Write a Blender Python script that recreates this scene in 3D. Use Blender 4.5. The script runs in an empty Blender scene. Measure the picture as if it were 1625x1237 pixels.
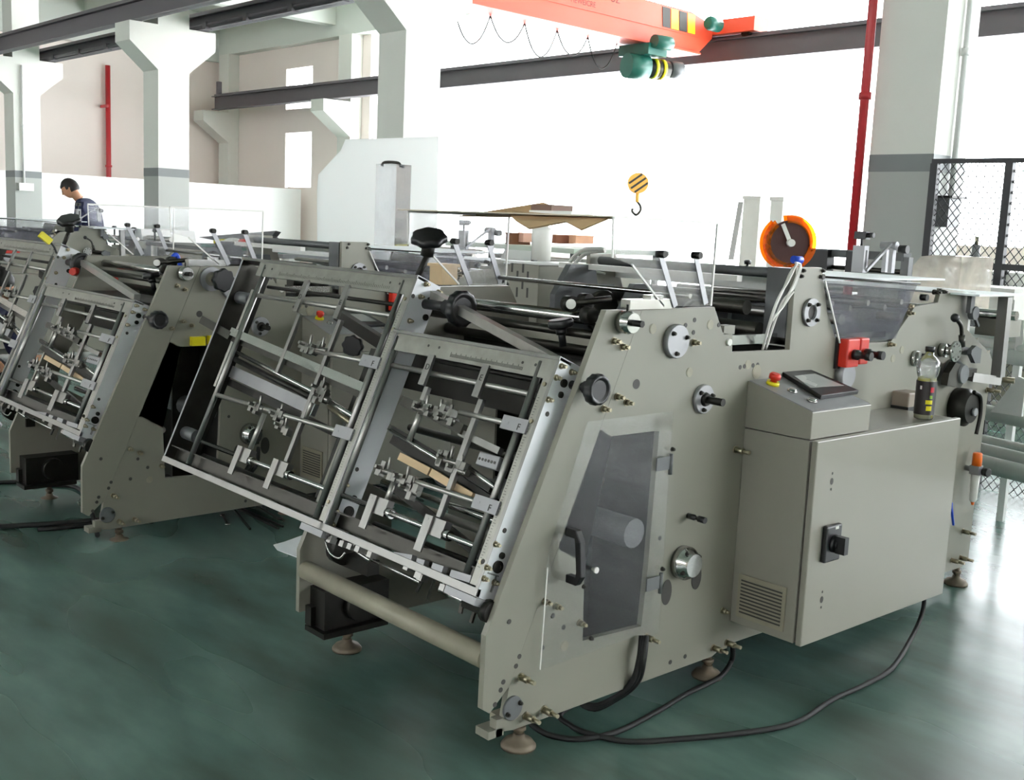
import bpy, math, random
import numpy as np
from mathutils import Vector, Matrix
from mathutils.geometry import tessellate_polygon
random.seed(7)
sc = bpy.context.scene
COL = sc.collection
V = Vector
PI = math.pi

# ------------------------------------------------------------------ camera
F_PX, PITCH, ROLL, YAW = 1753.4, .1465, .04428, .8413
CAM = V((2.33, -2.05, 1.6))
def cam_axes(yaw):
    fh = V((-math.sin(yaw), math.cos(yaw), 0)); rt = V((math.cos(yaw), math.sin(yaw), 0)); up = V((0, 0, 1))
    F = fh*math.cos(PITCH) - up*math.sin(PITCH); U = fh*math.sin(PITCH) + up*math.cos(PITCH)
    return rt*math.cos(ROLL) + U*math.sin(ROLL), U*math.cos(ROLL) - rt*math.sin(ROLL), F
R_, U_, F_ = cam_axes(YAW)
cd = bpy.data.cameras.new('camera'); cam = bpy.data.objects.new('camera', cd); COL.objects.link(cam)
cd.sensor_width = 36; cd.lens = 36*F_PX/1625; cd.clip_end = 300; cd.clip_start = .05
cam.matrix_world = Matrix.Translation(CAM) @ Matrix((R_, U_, -F_)).transposed().to_4x4()
sc.camera = cam

# ------------------------------------------------------------------ light, sky, exposure
w = bpy.data.worlds.new('sky'); sc.world = w; w.use_nodes = True
bg = w.node_tree.nodes['Background']; bg.inputs[0].default_value = (.93, .97, 1, 1); bg.inputs[1].default_value = 17.0
sc.view_settings.view_transform = 'Standard'; sc.view_settings.look = 'None'
sc.view_settings.exposure = 0.0; sc.view_settings.gamma = 1
sc.view_settings.use_curve_mapping = False
sc.cycles.max_bounces = 8; sc.cycles.transparent_max_bounces = 16; sc.cycles.diffuse_bounces = 5
sc.cycles.sample_clamp_indirect = 6; sc.cycles.caustics_reflective = False; sc.cycles.caustics_refractive = False
sc.cycles.use_denoising = True

# ------------------------------------------------------------------ measuring helpers (world positions of points on real planes)
def ray(px, py, ax=None):
    r, u, f = ax or (R_, U_, F_)
    return f + r*((px-812.5)/F_PX) - u*((py-618.5)/F_PX)
def on_x(px, py, x=0.): d = ray(px, py); return CAM + d*((x-CAM.x)/d.x)
def on_y(px, py, y): d = ray(px, py); return CAM + d*((y-CAM.y)/d.y)
def on_z(px, py, z=0.): d = ray(px, py); return CAM + d*((z-CAM.z)/d.z)
BAX = cam_axes(.8141)
def bon_v(px, py, v): d = ray(px, py, BAX); t = v/d.y; return V((d.x*t, v, CAM.z+d.z*t))
def bon_u(px, py, u): d = ray(px, py, BAX); t = u/d.x; return V((u, d.y*t, CAM.z+d.z*t))
def at(px, py, dep): return CAM + ray(px, py)*dep
ZO = dict(a=(900,440,.2264), b=(880,640,.3234), c=(740,900,.2831), d=(1120,400,.2092), e=(1400,400,.1779),
          g=(850,340,.1846), h=(640,300,.1617), k=(1120,580,.3719), m=(1440,560,.2749), n=(100,400,.3476),
          A=(250,380,.2182), B=(500,380,.2182), D=(250,620,.2182), E=(500,620,.283), G=(540,400,.3323),
          L=(0,320,.194), M=(0,540,.2424), q=(60,260,.1374), r=(780,350,.1132), s=(1410,530,.1212))
def P(z, x, y): o = ZO[z]; return o[0]+x*o[2], o[1]+y*o[2]
def X(z, x, y, xx=0.): return on_x(*P(z, x, y), xx)

# ------------------------------------------------------------------ materials
MATS = {}
def mat(name, col, rough=.5, metal=0., var=.06, scale=6., bump=0., alpha=None, trans=0., spec=.5, coat=0., emit=None, stretch=None, fine=0.):
    m = bpy.data.materials.new(name); m.use_nodes = True; nt = m.node_tree; N = nt.nodes; Lk = nt.links
    b = N['Principled BSDF']; c = tuple((v/255)**2.2 for v in col)
    b.inputs['Roughness'].default_value = rough; b.inputs['Metallic'].default_value = metal
    b.inputs['Specular IOR Level'].default_value = spec; b.inputs['Coat Weight'].default_value = coat
    b.inputs['Base Color'].default_value = (*c, 1)
    if var or bump:
        tc = N.new('ShaderNodeTexCoord'); mp = N.new('ShaderNodeMapping'); Lk.new(tc.outputs['Object'], mp.inputs[0])
        if stretch: mp.inputs['Scale'].default_value = stretch
        no = N.new('ShaderNodeTexNoise'); no.inputs['Scale'].default_value = scale; no.inputs['Detail'].default_value = 6
        Lk.new(mp.outputs[0], no.inputs['Vector'])
        cr = N.new('ShaderNodeValToRGB'); Lk.new(no.outputs['Fac'], cr.inputs[0])
        cr.color_ramp.elements[0].position = .3; cr.color_ramp.elements[1].position = .7
        cr.color_ramp.elements[0].color = (*[v*(1-var) for v in c], 1); cr.color_ramp.elements[1].color = (*[min(1, v*(1+var)) for v in c], 1)
        Lk.new(cr.outputs[0], b.inputs['Base Color'])
        mr = N.new('ShaderNodeMapRange'); Lk.new(no.outputs['Fac'], mr.inputs[0])
        mr.inputs[3].default_value = max(0, rough-.08); mr.inputs[4].default_value = min(1, rough+.1); Lk.new(mr.outputs[0], b.inputs['Roughness'])
        if bump:
            bp = N.new('ShaderNodeBump'); bp.inputs['Strength'].default_value = bump; bp.inputs['Distance'].default_value = .01
            Lk.new(no.outputs['Fac'], bp.inputs['Height']); Lk.new(bp.outputs[0], b.inputs['Normal'])
    if trans: b.inputs['Transmission Weight'].default_value = trans
    if emit: b.inputs['Emission Color'].default_value = (*c, 1); b.inputs['Emission Strength'].default_value = emit
    MATS[name] = m; return m
def clear_mat(name, col, haze=.15, gloss=.08, tint=None):
    """clear plastic sheet: mostly see-through, a little milky, a little glossy"""
    m = bpy.data.materials.new(name); m.use_nodes = True; nt = m.node_tree; N = nt.nodes; Lk = nt.links
    N.remove(N['Principled BSDF']); out = N['Material Output']
    c = tuple((v/255)**2.2 for v in col)
    t = N.new('ShaderNodeBsdfTransparent'); t.inputs[0].default_value = (*(tint or (1, 1, 1)), 1)
    d = N.new('ShaderNodeBsdfDiffuse'); d.inputs[0].default_value = (*c, 1); tl = N.new('ShaderNodeBsdfTranslucent'); tl.inputs[0].default_value = (*c, 1)
    g = N.new('ShaderNodeBsdfGlossy'); g.inputs['Roughness'].default_value = .05
    ad = N.new('ShaderNodeMixShader'); Lk.new(d.outputs[0], ad.inputs[1]); Lk.new(tl.outputs[0], ad.inputs[2])
    mx = N.new('ShaderNodeMixShader'); Lk.new(t.outputs[0], mx.inputs[1]); Lk.new(ad.outputs[0], mx.inputs[2])
    no = N.new('ShaderNodeTexNoise'); no.inputs['Scale'].default_value = 5; no.inputs['Detail'].default_value = 5
    tc = N.new('ShaderNodeTexCoord'); Lk.new(tc.outputs['Object'], no.inputs['Vector'])
    mr = N.new('ShaderNodeMapRange'); mr.inputs[1].default_value = .35; mr.inputs[2].default_value = .7; mr.inputs[3].default_value = haze*.6; mr.inputs[4].default_value = haze*1.5
    Lk.new(no.outputs['Fac'], mr.inputs[0]); Lk.new(mr.outputs[0], mx.inputs[0])
    lw = N.new('ShaderNodeFresnel'); lw.inputs[0].default_value = 1.45
    ml = N.new('ShaderNodeMath'); ml.operation = 'MULTIPLY'; ml.inputs[1].default_value = gloss*12; Lk.new(lw.outputs[0], ml.inputs[0]); ml.use_clamp = True
    m2 = N.new('ShaderNodeMixShader'); Lk.new(ml.outputs[0], m2.inputs[0]); Lk.new(mx.outputs[0], m2.inputs[1]); Lk.new(g.outputs[0], m2.inputs[2])
    Lk.new(m2.outputs[0], out.inputs[0]); MATS[name] = m; return m
beige = mat('beige_paint', (129,127,116), .42, var=.05, scale=2.2, coat=.1)
beige_dirty = mat('stained_beige_paint', (142,137,120), .5, var=.14, scale=9)
cab_m = mat('cabinet_paint', (136,133,123), .38, var=.03, scale=3, coat=.15)
steel = mat('brushed_steel', (138,137,134), .36, .9, var=.14, scale=9, bump=.02, stretch=(1,1,.3))
plate_st = railm = mat('lit_rail_steel', (222,224,227), .4, .15, var=.1, scale=3)  # lighter than the plate steel: light falling on the rail put into its colour
plate_st = mat('ground_steel_plate', (148,148,150), .42, .45, var=.12, scale=6)
dark_st = mat('dark_steel', (68,67,63), .38, .9, var=.2, scale=12)
chrome = mat('chrome', (190,190,187), .16, 1, var=.05, scale=10)
rodm = mat('polished_rod', (172,170,164), .34, .85, var=.1, scale=14)
black = mat('black_plastic', (26,26,28), .4, var=.12, scale=10)
blackened = mat('blackened_iron', (40,39,36), .45, .6, var=.3, scale=14)
brass = mat('aged_bolt', (150,143,122), .35, .9, var=.15, scale=30)
tickm = mat('scale_marks', (60,58,55), .6, var=0)
rulerm = mat('engraved_scale', (146,145,138), .4, .8, var=.15, scale=18)
redp = mat('red_plastic', (205,50,36), .35, var=.04)
orangep = mat('orange_plastic', (240,110,30), .35, var=.04)
yellowp = mat('yellow_plastic', (220,205,30), .4, var=.05)
bluep = mat('blue_plastic', (25,70,190), .4, var=.05)
white = mat('white_paint', (235,235,232), .5, var=.02)
whitep = mat('white_plastic', (232,230,224), .4, var=.03)
greym = mat('grey_casting', (98,100,101), .45, .3, var=.12, scale=9)
rubber = mat('black_cable_rubber', (20,21,22), .62, var=.1)
card = mat('brown_cardboard', (176,148,112), .8, var=.08, scale=8)
wood = mat('pale_wood', (205,178,140), .6, var=.1, scale=7, stretch=(1,6,1))
hazeclear = clear_mat('clear_acrylic', (225,225,235), haze=.08, gloss=.03)
doorclear = clear_mat('door_acrylic', (190,190,200), haze=.02, gloss=.008)
guardclear = clear_mat('grey_haze_acrylic', (150,150,162), haze=.3, gloss=.02)  # grey haze put in to dim the bright view behind the sheet
clampm = mat('clamp_metal', (128,127,123), .3, .9, var=.2, scale=20)
hm_ = bpy.data.materials.new('translucent_white_sheet'); hm_.use_nodes = True; hm_.node_tree.nodes.remove(hm_.node_tree.nodes['Principled BSDF'])
_t = hm_.node_tree.nodes.new('ShaderNodeBsdfTranslucent'); _t.inputs[0].default_value = (.93,.94,.93,1); hm_.node_tree.links.new(_t.outputs[0], hm_.node_tree.nodes['Material Output'].inputs[0])
ambers = clear_mat('amber_acrylic', (250,140,30), haze=.35, tint=(1,.5,.08))
reelm = mat('dark_brown_reel', (66,34,30), .5, var=.12)
greencast = mat('green_enamel', (36,96,84), .35, var=.1)
navy = mat('navy_cloth', (28,32,60), .85, var=.15, scale=20)
skin = mat('skin', (188,138,108), .55, var=.05)
hair = mat('black_hair', (22,19,18), .6, var=.2, scale=60)
colwhite = mat('column_white_paint', (222,222,214), .6, var=.03, scale=1.2)
colgrey = mat('column_grey_band', (160,163,158), .5, var=.03, scale=1.2)
colstripe = mat('column_dark_stripe', (112,116,116), .5, var=.03)
wallpink = mat('upper_wall_paint', (244,232,224), .7, var=.02, scale=.8)
wallwhite = mat('white_wall_paint', (252,252,250), .6, var=.01, scale=.8)
beamgrey = mat('runway_beam_grey', (98,94,98), .55, .2, var=.08, scale=2)
craneor = mat('crane_orange_paint', (238,84,56), .45, var=.04, scale=1.5)
redpipe = mat('red_pipe_paint', (176,40,46), .4, var=.05)
ceilm = mat('ceiling_paint', (214,218,210), .8, var=.03, scale=.6)
fencem = mat('fence_black_steel', (50,50,52), .5, .3, var=.1)
tubem = mat('grey_paper_tube', (222,226,222), .6, var=.06)
meshwhite = mat('white_paper', (238,242,244), .7, var=.02)

# ------------------------------------------------------------------ mesh helpers
class MB:
    def __init__(s, o=(0,0,0)): s.v = []; s.f = []; s.sm = []; s.o = V(o)
    def add(s, vs, fs, smooth=False):
        n = len(s.v); s.v += [V(p) for p in vs]; s.f += [tuple(i+n for i in f) for f in fs]; s.sm += [smooth]*len(fs); return s
    def hexa(s, c):  # 8 corners: bottom 4 ccw, top 4
        return s.add(c, [(3,2,1,0), (4,5,6,7), (0,1,5,4), (1,2,6,5), (2,3,7,6), (3,0,4,7)])
    def box(s, x0, x1, y0, y1, z0, z1):
        x0,x1 = sorted((x0,x1)); y0,y1 = sorted((y0,y1)); z0,z1 = sorted((z0,z1))
        return s.hexa([(x0,y0,z0),(x1,y0,z0),(x1,y1,z0),(x0,y1,z0),(x0,y0,z1),(x1,y0,z1),(x1,y1,z1),(x0,y1,z1)])
    def obox(s, c, a, b, d):  # centre, three half vectors
        c,a,b,d = V(c),V(a),V(b),V(d)
        return s.hexa([c-a-b-d, c+a-b-d, c+a+b-d, c-a+b-d, c-a-b+d, c+a-b+d, c+a+b+d, c-a+b+d])
    def bar(s, p, q, w, h, up=(0,0,1)):
        p,q = V(p),V(q); d = (q-p); a = d*.5; n = d.normalized(); u = V(up); u = (u - n*u.dot(n))
        if u.length < 1e-4: u = V((1,0,0)) - n*n.x
        u.normalize(); t = n.cross(u)
        return s.obox((p+q)/2, a, t*w/2, u*h/2)
    def cyl(s, p, q, r, n=14, r2=None, caps=True):
        p,q = V(p),V(q); r2 = r if r2 is None else r2; d = (q-p).normalized()
        u = d.orthogonal().normalized(); t = d.cross(u); m = len(s.v)
        for k in range(n):
            a = 2*PI*k/n; e = u*math.cos(a) + t*math.sin(a); s.v += [p+e*r, q+e*r2]
        for k in range(n):
            j = (k+1) % n; s.f.append((m+2*k, m+2*j, m+2*j+1, m+2*k+1)); s.sm.append(True)
        if caps: s.f += [tuple(m+2*k for k in reversed(range(n))), tuple(m+2*k+1 for k in range(n))]; s.sm += [False, False]
        return s
    def lathe(s, p, axis, prof, n=20, cap=True):
        p = V(p); d = V(axis).normalized(); u = d.orthogonal().normalized(); t = d.cross(u); m = len(s.v); K = len(prof)
        for h, r in prof:
            for k in range(n):
                a = 2*PI*k/n; s.v.append(p + d*h + (u*math.cos(a)+t*math.sin(a))*max(r, 1e-5))
        for i in range(K-1):
            sharp = False
            for k in range(n):
                j = (k+1) % n; s.f.append((m+i*n+k, m+i*n+j, m+(i+1)*n+j, m+(i+1)*n+k)); s.sm.append(abs(prof[i+1][0]-prof[i][0]) > abs(prof[i+1][1]-prof[i][1])*.3)
        if cap:
            s.f += [tuple(m+k for k in reversed(range(n))), tuple(m+(K-1)*n+k for k in range(n))]; s.sm += [False]*2
        return s
    def ring(s, p, axis, ro, ri, h, n=24):
        p = V(p); d = V(axis).normalized()
        return s.lathe(p, d, [(0,ri),(0,ro),(h,ro),(h,ri),(0,ri)], n, cap=False)
    def tube(s, pts, r, n=8, smooth=True):
        pts = [V(p) for p in pts]
        if smooth and len(pts) > 2:
            q = []
            for i in range(len(pts)-1):
                p0 = pts[max(i-1,0)]; p1 = pts[i]; p2 = pts[i+1]; p3 = pts[min(i+2,len(pts)-1)]
                for k in range(6):
                    t = k/6; q.append(.5*((2*p1)+(p2-p0)*t+(2*p0-5*p1+4*p2-p3)*t*t+(3*p1-p0-3*p2+p3)*t**3))
            pts = q + [pts[-1]]
        m = len(s.v); u = None
        for i, p in enumerate(pts):
            d = (pts[min(i+1,len(pts)-1)] - pts[max(i-1,0)]).normalized()
            u = d.orthogonal().normalized() if u is None else (u - d*u.dot(d)).normalized()
            t = d.cross(u); rr = r[i] if isinstance(r, (list,tuple)) else r
            s.v += [p + (u*math.cos(2*PI*k/n)+t*math.sin(2*PI*k/n))*rr for k in range(n)]
        for i in range(len(pts)-1):
            for k in range(n):
                j = (k+1) % n; s.f.append((m+i*n+k, m+i*n+j, m+(i+1)*n+j, m+(i+1)*n+k)); s.sm.append(True)
        s.f += [tuple(m+k for k in reversed(range(n))), tuple(m+(len(pts)-1)*n+k for k in range(n))]; s.sm += [False]*2
        return s
    def sph(s, c, r, n=12, sc3=(1,1,1)):
        c = V(c); m = len(s.v); K = n//2
        for i in range(K+1):
            th = PI*i/K
            for k in range(n):
                a = 2*PI*k/n; s.v.append(c + V((r*sc3[0]*math.sin(th)*math.cos(a), r*sc3[1]*math.sin(th)*math.sin(a), r*sc3[2]*math.cos(th))))
        for i in range(K):
            for k in range(n):
                j = (k+1) % n; s.f.append((m+i*n+k, m+(i+1)*n+k, m+(i+1)*n+j, m+i*n+j)); s.sm.append(True)
        return s
    def prism(s, outer, off, holes=()):
        """flat polygon (3-D points) with holes, extruded by the vector off"""
        loops = [[V(p) for p in outer]] + [[V(p) for p in h] for h in holes]; off = V(off)
        tris = tessellate_polygon(loops); flat = [p for l in loops for p in l]; m = len(s.v); n = len(flat)
        nrm = sum(((flat[b]-flat[a]).cross(flat[c]-flat[a]) for a,b,c in tris if True), V((0,0,0)))
        s.v += flat + [p+off for p in flat]
        for a,b,c in tris:
            fl = (flat[b]-flat[a]).cross(flat[c]-flat[a]).dot(off) > 0
            if fl: a, c = c, a
            s.f += [(m+a, m+b, m+c), (m+n+c, m+n+b, m+n+a)]; s.sm += [False]*2
        k0 = 0
        for l in loops:
            L = len(l)
            for i in range(L):
                j = (i+1) % L; s.f.append((m+k0+i, m+k0+j, m+n+k0+j, m+n+k0+i)); s.sm.append(False)
            k0 += L
        return s
    def mesh(s, name, m, bev=0):
        me = bpy.data.meshes.new(name); me.from_pydata([tuple(p - s.o) for p in s.v], [], s.f)
        me.polygons.foreach_set('use_smooth', s.sm); me.materials.append(m if not isinstance(m, str) else MATS[m]); me.update(); return me
ROOT = [None, V((0,0,0))]
def link(name, me, parent=None, loc=None, bev=0):
    o = bpy.data.objects.new(name, me); COL.objects.link(o)
    if parent is not None: o.parent = parent
    if loc is not None: o.location = loc
    if bev:
        b = o.modifiers.new('bevel', 'BEVEL'); b.width = bev; b.segments = 2; b.limit_method = 'ANGLE'; b.angle_limit = .9
    return o
def tag(o, label=None, cat=None, group=None, kind=None):
    if label: o['label'] = label
    if cat: o['category'] = cat
    if group: o['group'] = group
    if kind: o['kind'] = kind
    return o
def thing(name, label, cat, loc, group=None, rz=0):
    o = bpy.data.objects.new(name, None); COL.objects.link(o); o.location = loc; o.rotation_euler.z = rz; o.empty_display_size = .1
    tag(o, label, cat, group); ROOT[0] = o; ROOT[1] = V(loc); return o
def part(name, mb, m, parent=None, label=None, bev=0, kind=None):
    """mesh given in world coordinates, stored relative to the current thing"""
    mb.o = ROOT[1]; o = link(name, mb.mesh(name, m), parent if parent is not None else ROOT[0], bev=bev)
    fix_normals(o.data); tag(o, label, kind=kind); return o
def solo(name, mb, m, label, cat, group=None, base=None, kind=None, bev=0):
    c = sum(mb.v, V((0,0,0)))/len(mb.v); c.z = min(p.z for p in mb.v)
    mb.o = V(base) if base else c; o = link(name, mb.mesh(name, m), None, mb.o, bev); fix_normals(o.data); return tag(o, label, cat, group, kind)
import bmesh
def fix_normals(me):
    bm = bmesh.new(); bm.from_mesh(me); bmesh.ops.recalc_face_normals(bm, faces=bm.faces); bm.to_mesh(me); bm.free()
def inst(name, me, parent, wloc, rot=None, label=None):
    o = link(name, me, parent, V(wloc) - ROOT[1])
    if rot: o.rotation_euler = rot
    tag(o, label); return o
def copy_tree(o, parent=None, skip=()):
    c = o.copy(); COL.objects.link(c); c.parent = parent
    for ch in KIDS.get(o.name, []):
        if ch.name.split('.')[0] not in skip: copy_tree(ch, c, skip)
    return c
KIDS = {}
def index_kids():
    KIDS.clear()
    for o in bpy.data.objects:
        if o.parent: KIDS.setdefault(o.parent.name, []).append(o)
def text(name, s, size, m, parent, origin, xdir, ydir, depth=.0006, label=None):
    """flat lettering as a mesh; origin = lower left, in world coordinates"""
    cu = bpy.data.curves.new(name, 'FONT'); cu.body = s; cu.size = size; cu.extrude = depth
    t = bpy.data.objects.new(name, cu); COL.objects.link(t)
    me = bpy.data.meshes.new_from_object(t); bpy.data.objects.remove(t); bpy.data.curves.remove(cu)
    me.materials.clear(); me.materials.append(m)
    o = link(name, me, parent); x = V(xdir).normalized(); y = V(ydir).normalized(); z = x.cross(y)
    M4 = Matrix((x, y, z)).transposed().to_4x4(); M4.translation = V(origin) - (ROOT[1] if parent is not None else V((0,0,0)))
    o.matrix_local = M4; tag(o, label); return o

# ================================================================== THE HALL
# the building stands 1.5 degrees askew to the machines: built in its own frame (u along the crane runways, v across), origin under the camera
BROT = YAW - .8141
def bld(name, mb, m, kind='structure', label=None, cat=None, group=None):
    o = link(name, mb.mesh(name, m)); o.location = (CAM.x, CAM.y, 0); o.rotation_euler.z = BROT; fix_normals(o.data)
    return tag(o, label, cat, group, kind)
def bpt(u, v, z): c, s = math.cos(BROT), math.sin(BROT); return V((CAM.x+u*c-v*s, CAM.y+u*s+v*c, z))
# --- floor
def floor_mat():
    m = bpy.data.materials.new('green_epoxy_floor'); m.use_nodes = True; nt = m.node_tree; N = nt.nodes; Lk = nt.links; b = N['Principled BSDF']
    tc = N.new('ShaderNodeTexCoord'); n1 = N.new('ShaderNodeTexNoise'); n1.inputs['Scale'].default_value = 1.1; n1.inputs['Detail'].default_value = 5; n1.inputs['Roughness'].default_value = .5; n1.inputs['Distortion'].default_value = .1
    mp = N.new('ShaderNodeMapping'); mp.inputs['Scale'].default_value = (.8, 2.4, 1); mp.inputs['Rotation'].default_value = (0, 0, .7); Lk.new(tc.outputs['Object'], mp.inputs[0]); Lk.new(mp.outputs[0], n1.inputs[0])
    cr = N.new('ShaderNodeValToRGB'); Lk.new(n1.outputs[0], cr.inputs[0])
    E = cr.color_ramp.elements; E[0].position = .3; E[0].color = (.05,.072,.058,1); E[1].position = .68; E[1].color = (.135,.225,.196,1)
    e = cr.color_ramp.elements.new(.5); e.color = (.086,.148,.127,1)
    n2 = N.new('ShaderNodeTexNoise'); n2.inputs['Scale'].default_value = 7; n2.inputs['Detail'].default_value = 9; Lk.new(mp.outputs[0], n2.inputs[0])
    c2 = N.new('ShaderNodeValToRGB'); Lk.new(n2.outputs[0], c2.inputs[0]); c2.color_ramp.elements[0].position = .2; c2.color_ramp.elements[0].color = (.9,.9,.89,1); c2.color_ramp.elements[1].position = .8; c2.color_ramp.elements[1].color = (1.05,1.05,1.05,1)
    mx = N.new('ShaderNodeMix'); mx.data_type = 'RGBA'; mx.blend_type = 'MULTIPLY'; mx.inputs[0].default_value = 1; Lk.new(cr.outputs[0], mx.inputs[6]); Lk.new(c2.outputs[0], mx.inputs[7]); Lk.new(mx.outputs[2], b.inputs['Base Color'])
    mr = N.new('ShaderNodeMapRange'); n3 = N.new('ShaderNodeTexNoise'); n3.inputs['Scale'].default_value = .7; n3.inputs['Detail'].default_value = 2; Lk.new(mp.outputs[0], n3.inputs[0]); Lk.new(n3.outputs[0], mr.inputs[0]); mr.inputs[1].default_value = .3; mr.inputs[2].default_value = .7; mr.inputs[3].default_value = .2; mr.inputs[4].default_value = .32; Lk.new(mr.outputs[0], b.inputs['Roughness'])
    b.inputs['Specular IOR Level'].default_value = .5
    return m
bld('floor', MB().box(-27, 14, -12, 14.9, -.1, 0), floor_mat())
# --- back wall with tall windows (v = 14.6), left wall (u = -26.8)
VB, UL, ZC = 14.6, -26.9, 6.6
bw = MB()
win = [(-23.85,-22.7,2.3,3.6),(-23.85,-22.7,4.15,5.1)]           # the two small windows beside the corner
big = [(-20.4, -8.5), (-8.4, 13.9)]       # the large window bays; low sills stand in for overexposed wall
def wall_u(mb, u0, u1, z0, z1): mb.box(u0, u1, VB, VB+.25, z0, z1)
wall_u(bw, UL, -23.85, 0, ZC); wall_u(bw, -23.85, -22.7, 0, 2.3); wall_u(bw, -23.85, -22.7, 3.6, 4.15); wall_u(bw, -23.85, -22.7, 5.1, ZC); wall_u(bw, -22.7, -20.4, 0, ZC)
for i, (a, b2) in enumerate(big):
    wall_u(bw, a, b2, 0, .6); wall_u(bw, max(a, -7.6), b2, .6, 1.62) if b2 > 0 else None; wall_u(bw, a, b2, 6.3, ZC); wall_u(bw, b2, (big[i+1][0] if i < 1 else 14), 0, ZC)
bld('wall_back', bw, wallpink)
wn = 0
for (a, b2, z0, z1) in win + [(a, b2, .6, 6.3) for a, b2 in big]:
    wn += 1; fr = MB(); big_ = b2-a > 3
    for uu in ([a, b2] + []): fr.box(uu-.02, uu+.02, VB+.1, VB+.15, z0, z1)
    for zz in ([z0, z1] ): fr.box(a, b2, VB+.1, VB+.15, zz-.02, zz+.02)
    wo = bld('window_%d' % wn, fr, white)
    gl = MB().box(a, b2, VB+.12, VB+.126, z0, z1); g = link('pane', gl.mesh('pane', clear_mat('window_glass', (255,255,255), haze=.02, gloss=.03)), wo)
bld('wall_left', MB().box(UL-.25, UL, -12, VB+.25, 0, ZC), wallpink)
bld('wall_right', MB().box(13.8, 14, -12, 7, 0, ZC).box(13.8, 14, 7, VB, 0, 1.2).box(13.8, 14, 7, VB, 5.2, ZC), wallpink)
bld('wall_front', MB().box(UL, 14, -12.2, -12, 0, 4.2).box(UL, 14, -12.2, -12, 5.2, ZC), wallpink)
# --- ceiling slab with beams
bld('ceiling', MB().box(UL-.2, 14, -12, VB+.2, ZC, ZC+.2), ceilm)
cb = MB()
for u in [-4-5.85*k for k in range(4)] + [1.85, 7.7]: cb.box(u-.15, u+.15, -12, VB, ZC-.75, ZC)
bld('trim_1', cb, ceilm); 
cb = MB()
for v in (7.59, -4.5): cb.box(UL, 14, v-.2, v+.2, ZC-.9, ZC)
for v in (-1, 11): cb.box(UL, 14, v-.12, v+.12, ZC-.5, ZC)
cb.box(UL, 14, VB-.25, VB, ZC-1.0, ZC-.3 ); cb.box(UL, UL+.2, -12, VB, ZC-1.15, ZC)
bld('trim_2', cb, ceilm)
# --- low white partition across the left
bld('wall_partition', MB().box(-22.95, -22.8, -3, 14.4, 0, 2.25), wallwhite)
# --- columns with corbels, grey lower band and dark stripe
def column(u0, v0=7.35, w=.48, label=''):
    c = MB().box(u0, u0+w, v0, v0+w, 2.22, ZC)
    for sg in (-1, 1):   # corbels under the runways
        vf = v0 if sg < 0 else v0+w
        c.prism([(u0, vf, 4.225), (u0, vf+sg*.42, 4.225), (u0, vf+sg*.42, 3.96), (u0, vf, 3.60)], (w, 0, 0))
    o = bld('column', c, colwhite, None, label, 'column', 'concrete columns along the hall')
    for nm, z0, z1, m_, e in (('painted_band', 0, 2.1, colgrey, .0), ('stripe', 2.1, 2.22, colstripe, .002)):
        q = link(nm, MB().box(u0-e, u0+w+e, v0-e, v0+w+e, z0, z1).mesh(nm, m_), o)
        q['label'] = 'grey painted lower band' if z0 == 0 else 'darker grey stripe above the band'
    return o
column(-4.17, label='concrete column behind the near machine, beside the chain-link fence')
column(-10.13, label='white concrete column in the middle, behind the tall clear cover')
column(-15.93, label='white corbelled column just right of the man in navy')
column(-21.75, label='farthest white corbelled column, at the left behind the man')
# pilasters with corbels on the back wall
for u0, lb in ((-26.6, 'wall pilaster in the far corner carrying the end of the runway beam'), (-21.2, 'pale wall pilaster with corbel between small windows and large ones')):
    o = bld('pilaster', MB().box(u0, u0+.5, VB-.3, VB-.005, 0, ZC-1.0).prism([(u0, VB-.3, 4.15), (u0, VB-1.0, 4.15), (u0, VB-1.0, 3.9), (u0, VB-.3, 3.4)], (.5, 0, 0)), colwhite, None, lb, 'pilaster')
# --- runway beams (I-sections with rail)
def ibeam(name, u0, u1, v, z0, z1, label, w=.16):
    m_ = MB().box(u0, u1, v-w/2, v+w/2, z0, z0+.02).box(u0, u1, v-w/2, v+w/2, z1-.02, z1).box(u0, u1, v-.01, v+.01, z0, z1)
    o = bld(name, m_, beamgrey, None, label, 'crane runway')
    r = link('rail', MB().box(u0, u1, v-.025, v+.025, z1, z1+.05).mesh('rail', beamgrey), o); r['label'] = 'crane rail on the top flange'; return o
ibeam('runway_beam', -26.5, 14, 7.05, 4.235, 4.5, 'dark grey crane runway beam across the upper left corner')
o = ibeam('runway_beam', -26.5, 14, 8.06, 4.235, 4.455, 'second dark runway beam behind the left columns, with conduit clamps')
cl = MB().cyl((-26.5, 7.98, 4.28), (-10.6, 7.98, 4.28), .03, 8)
for k in range(13): cl.box(-25.6+k*1.15, -25.5+k*1.15, 7.93, 8.03, 4.22, 4.32)
link('conduit', cl.mesh('conduit', beamgrey), o)
o = ibeam('runway_beam', -26.05, 14, 13.9, 4.17, 4.5, 'far grey runway beam along the bright back windows', .2)
st = MB().box(-25.9, -25.8, 13.85, 13.95, 4.55, 4.85); link('end_stop', st.mesh('end_stop', beamgrey), o)
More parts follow.
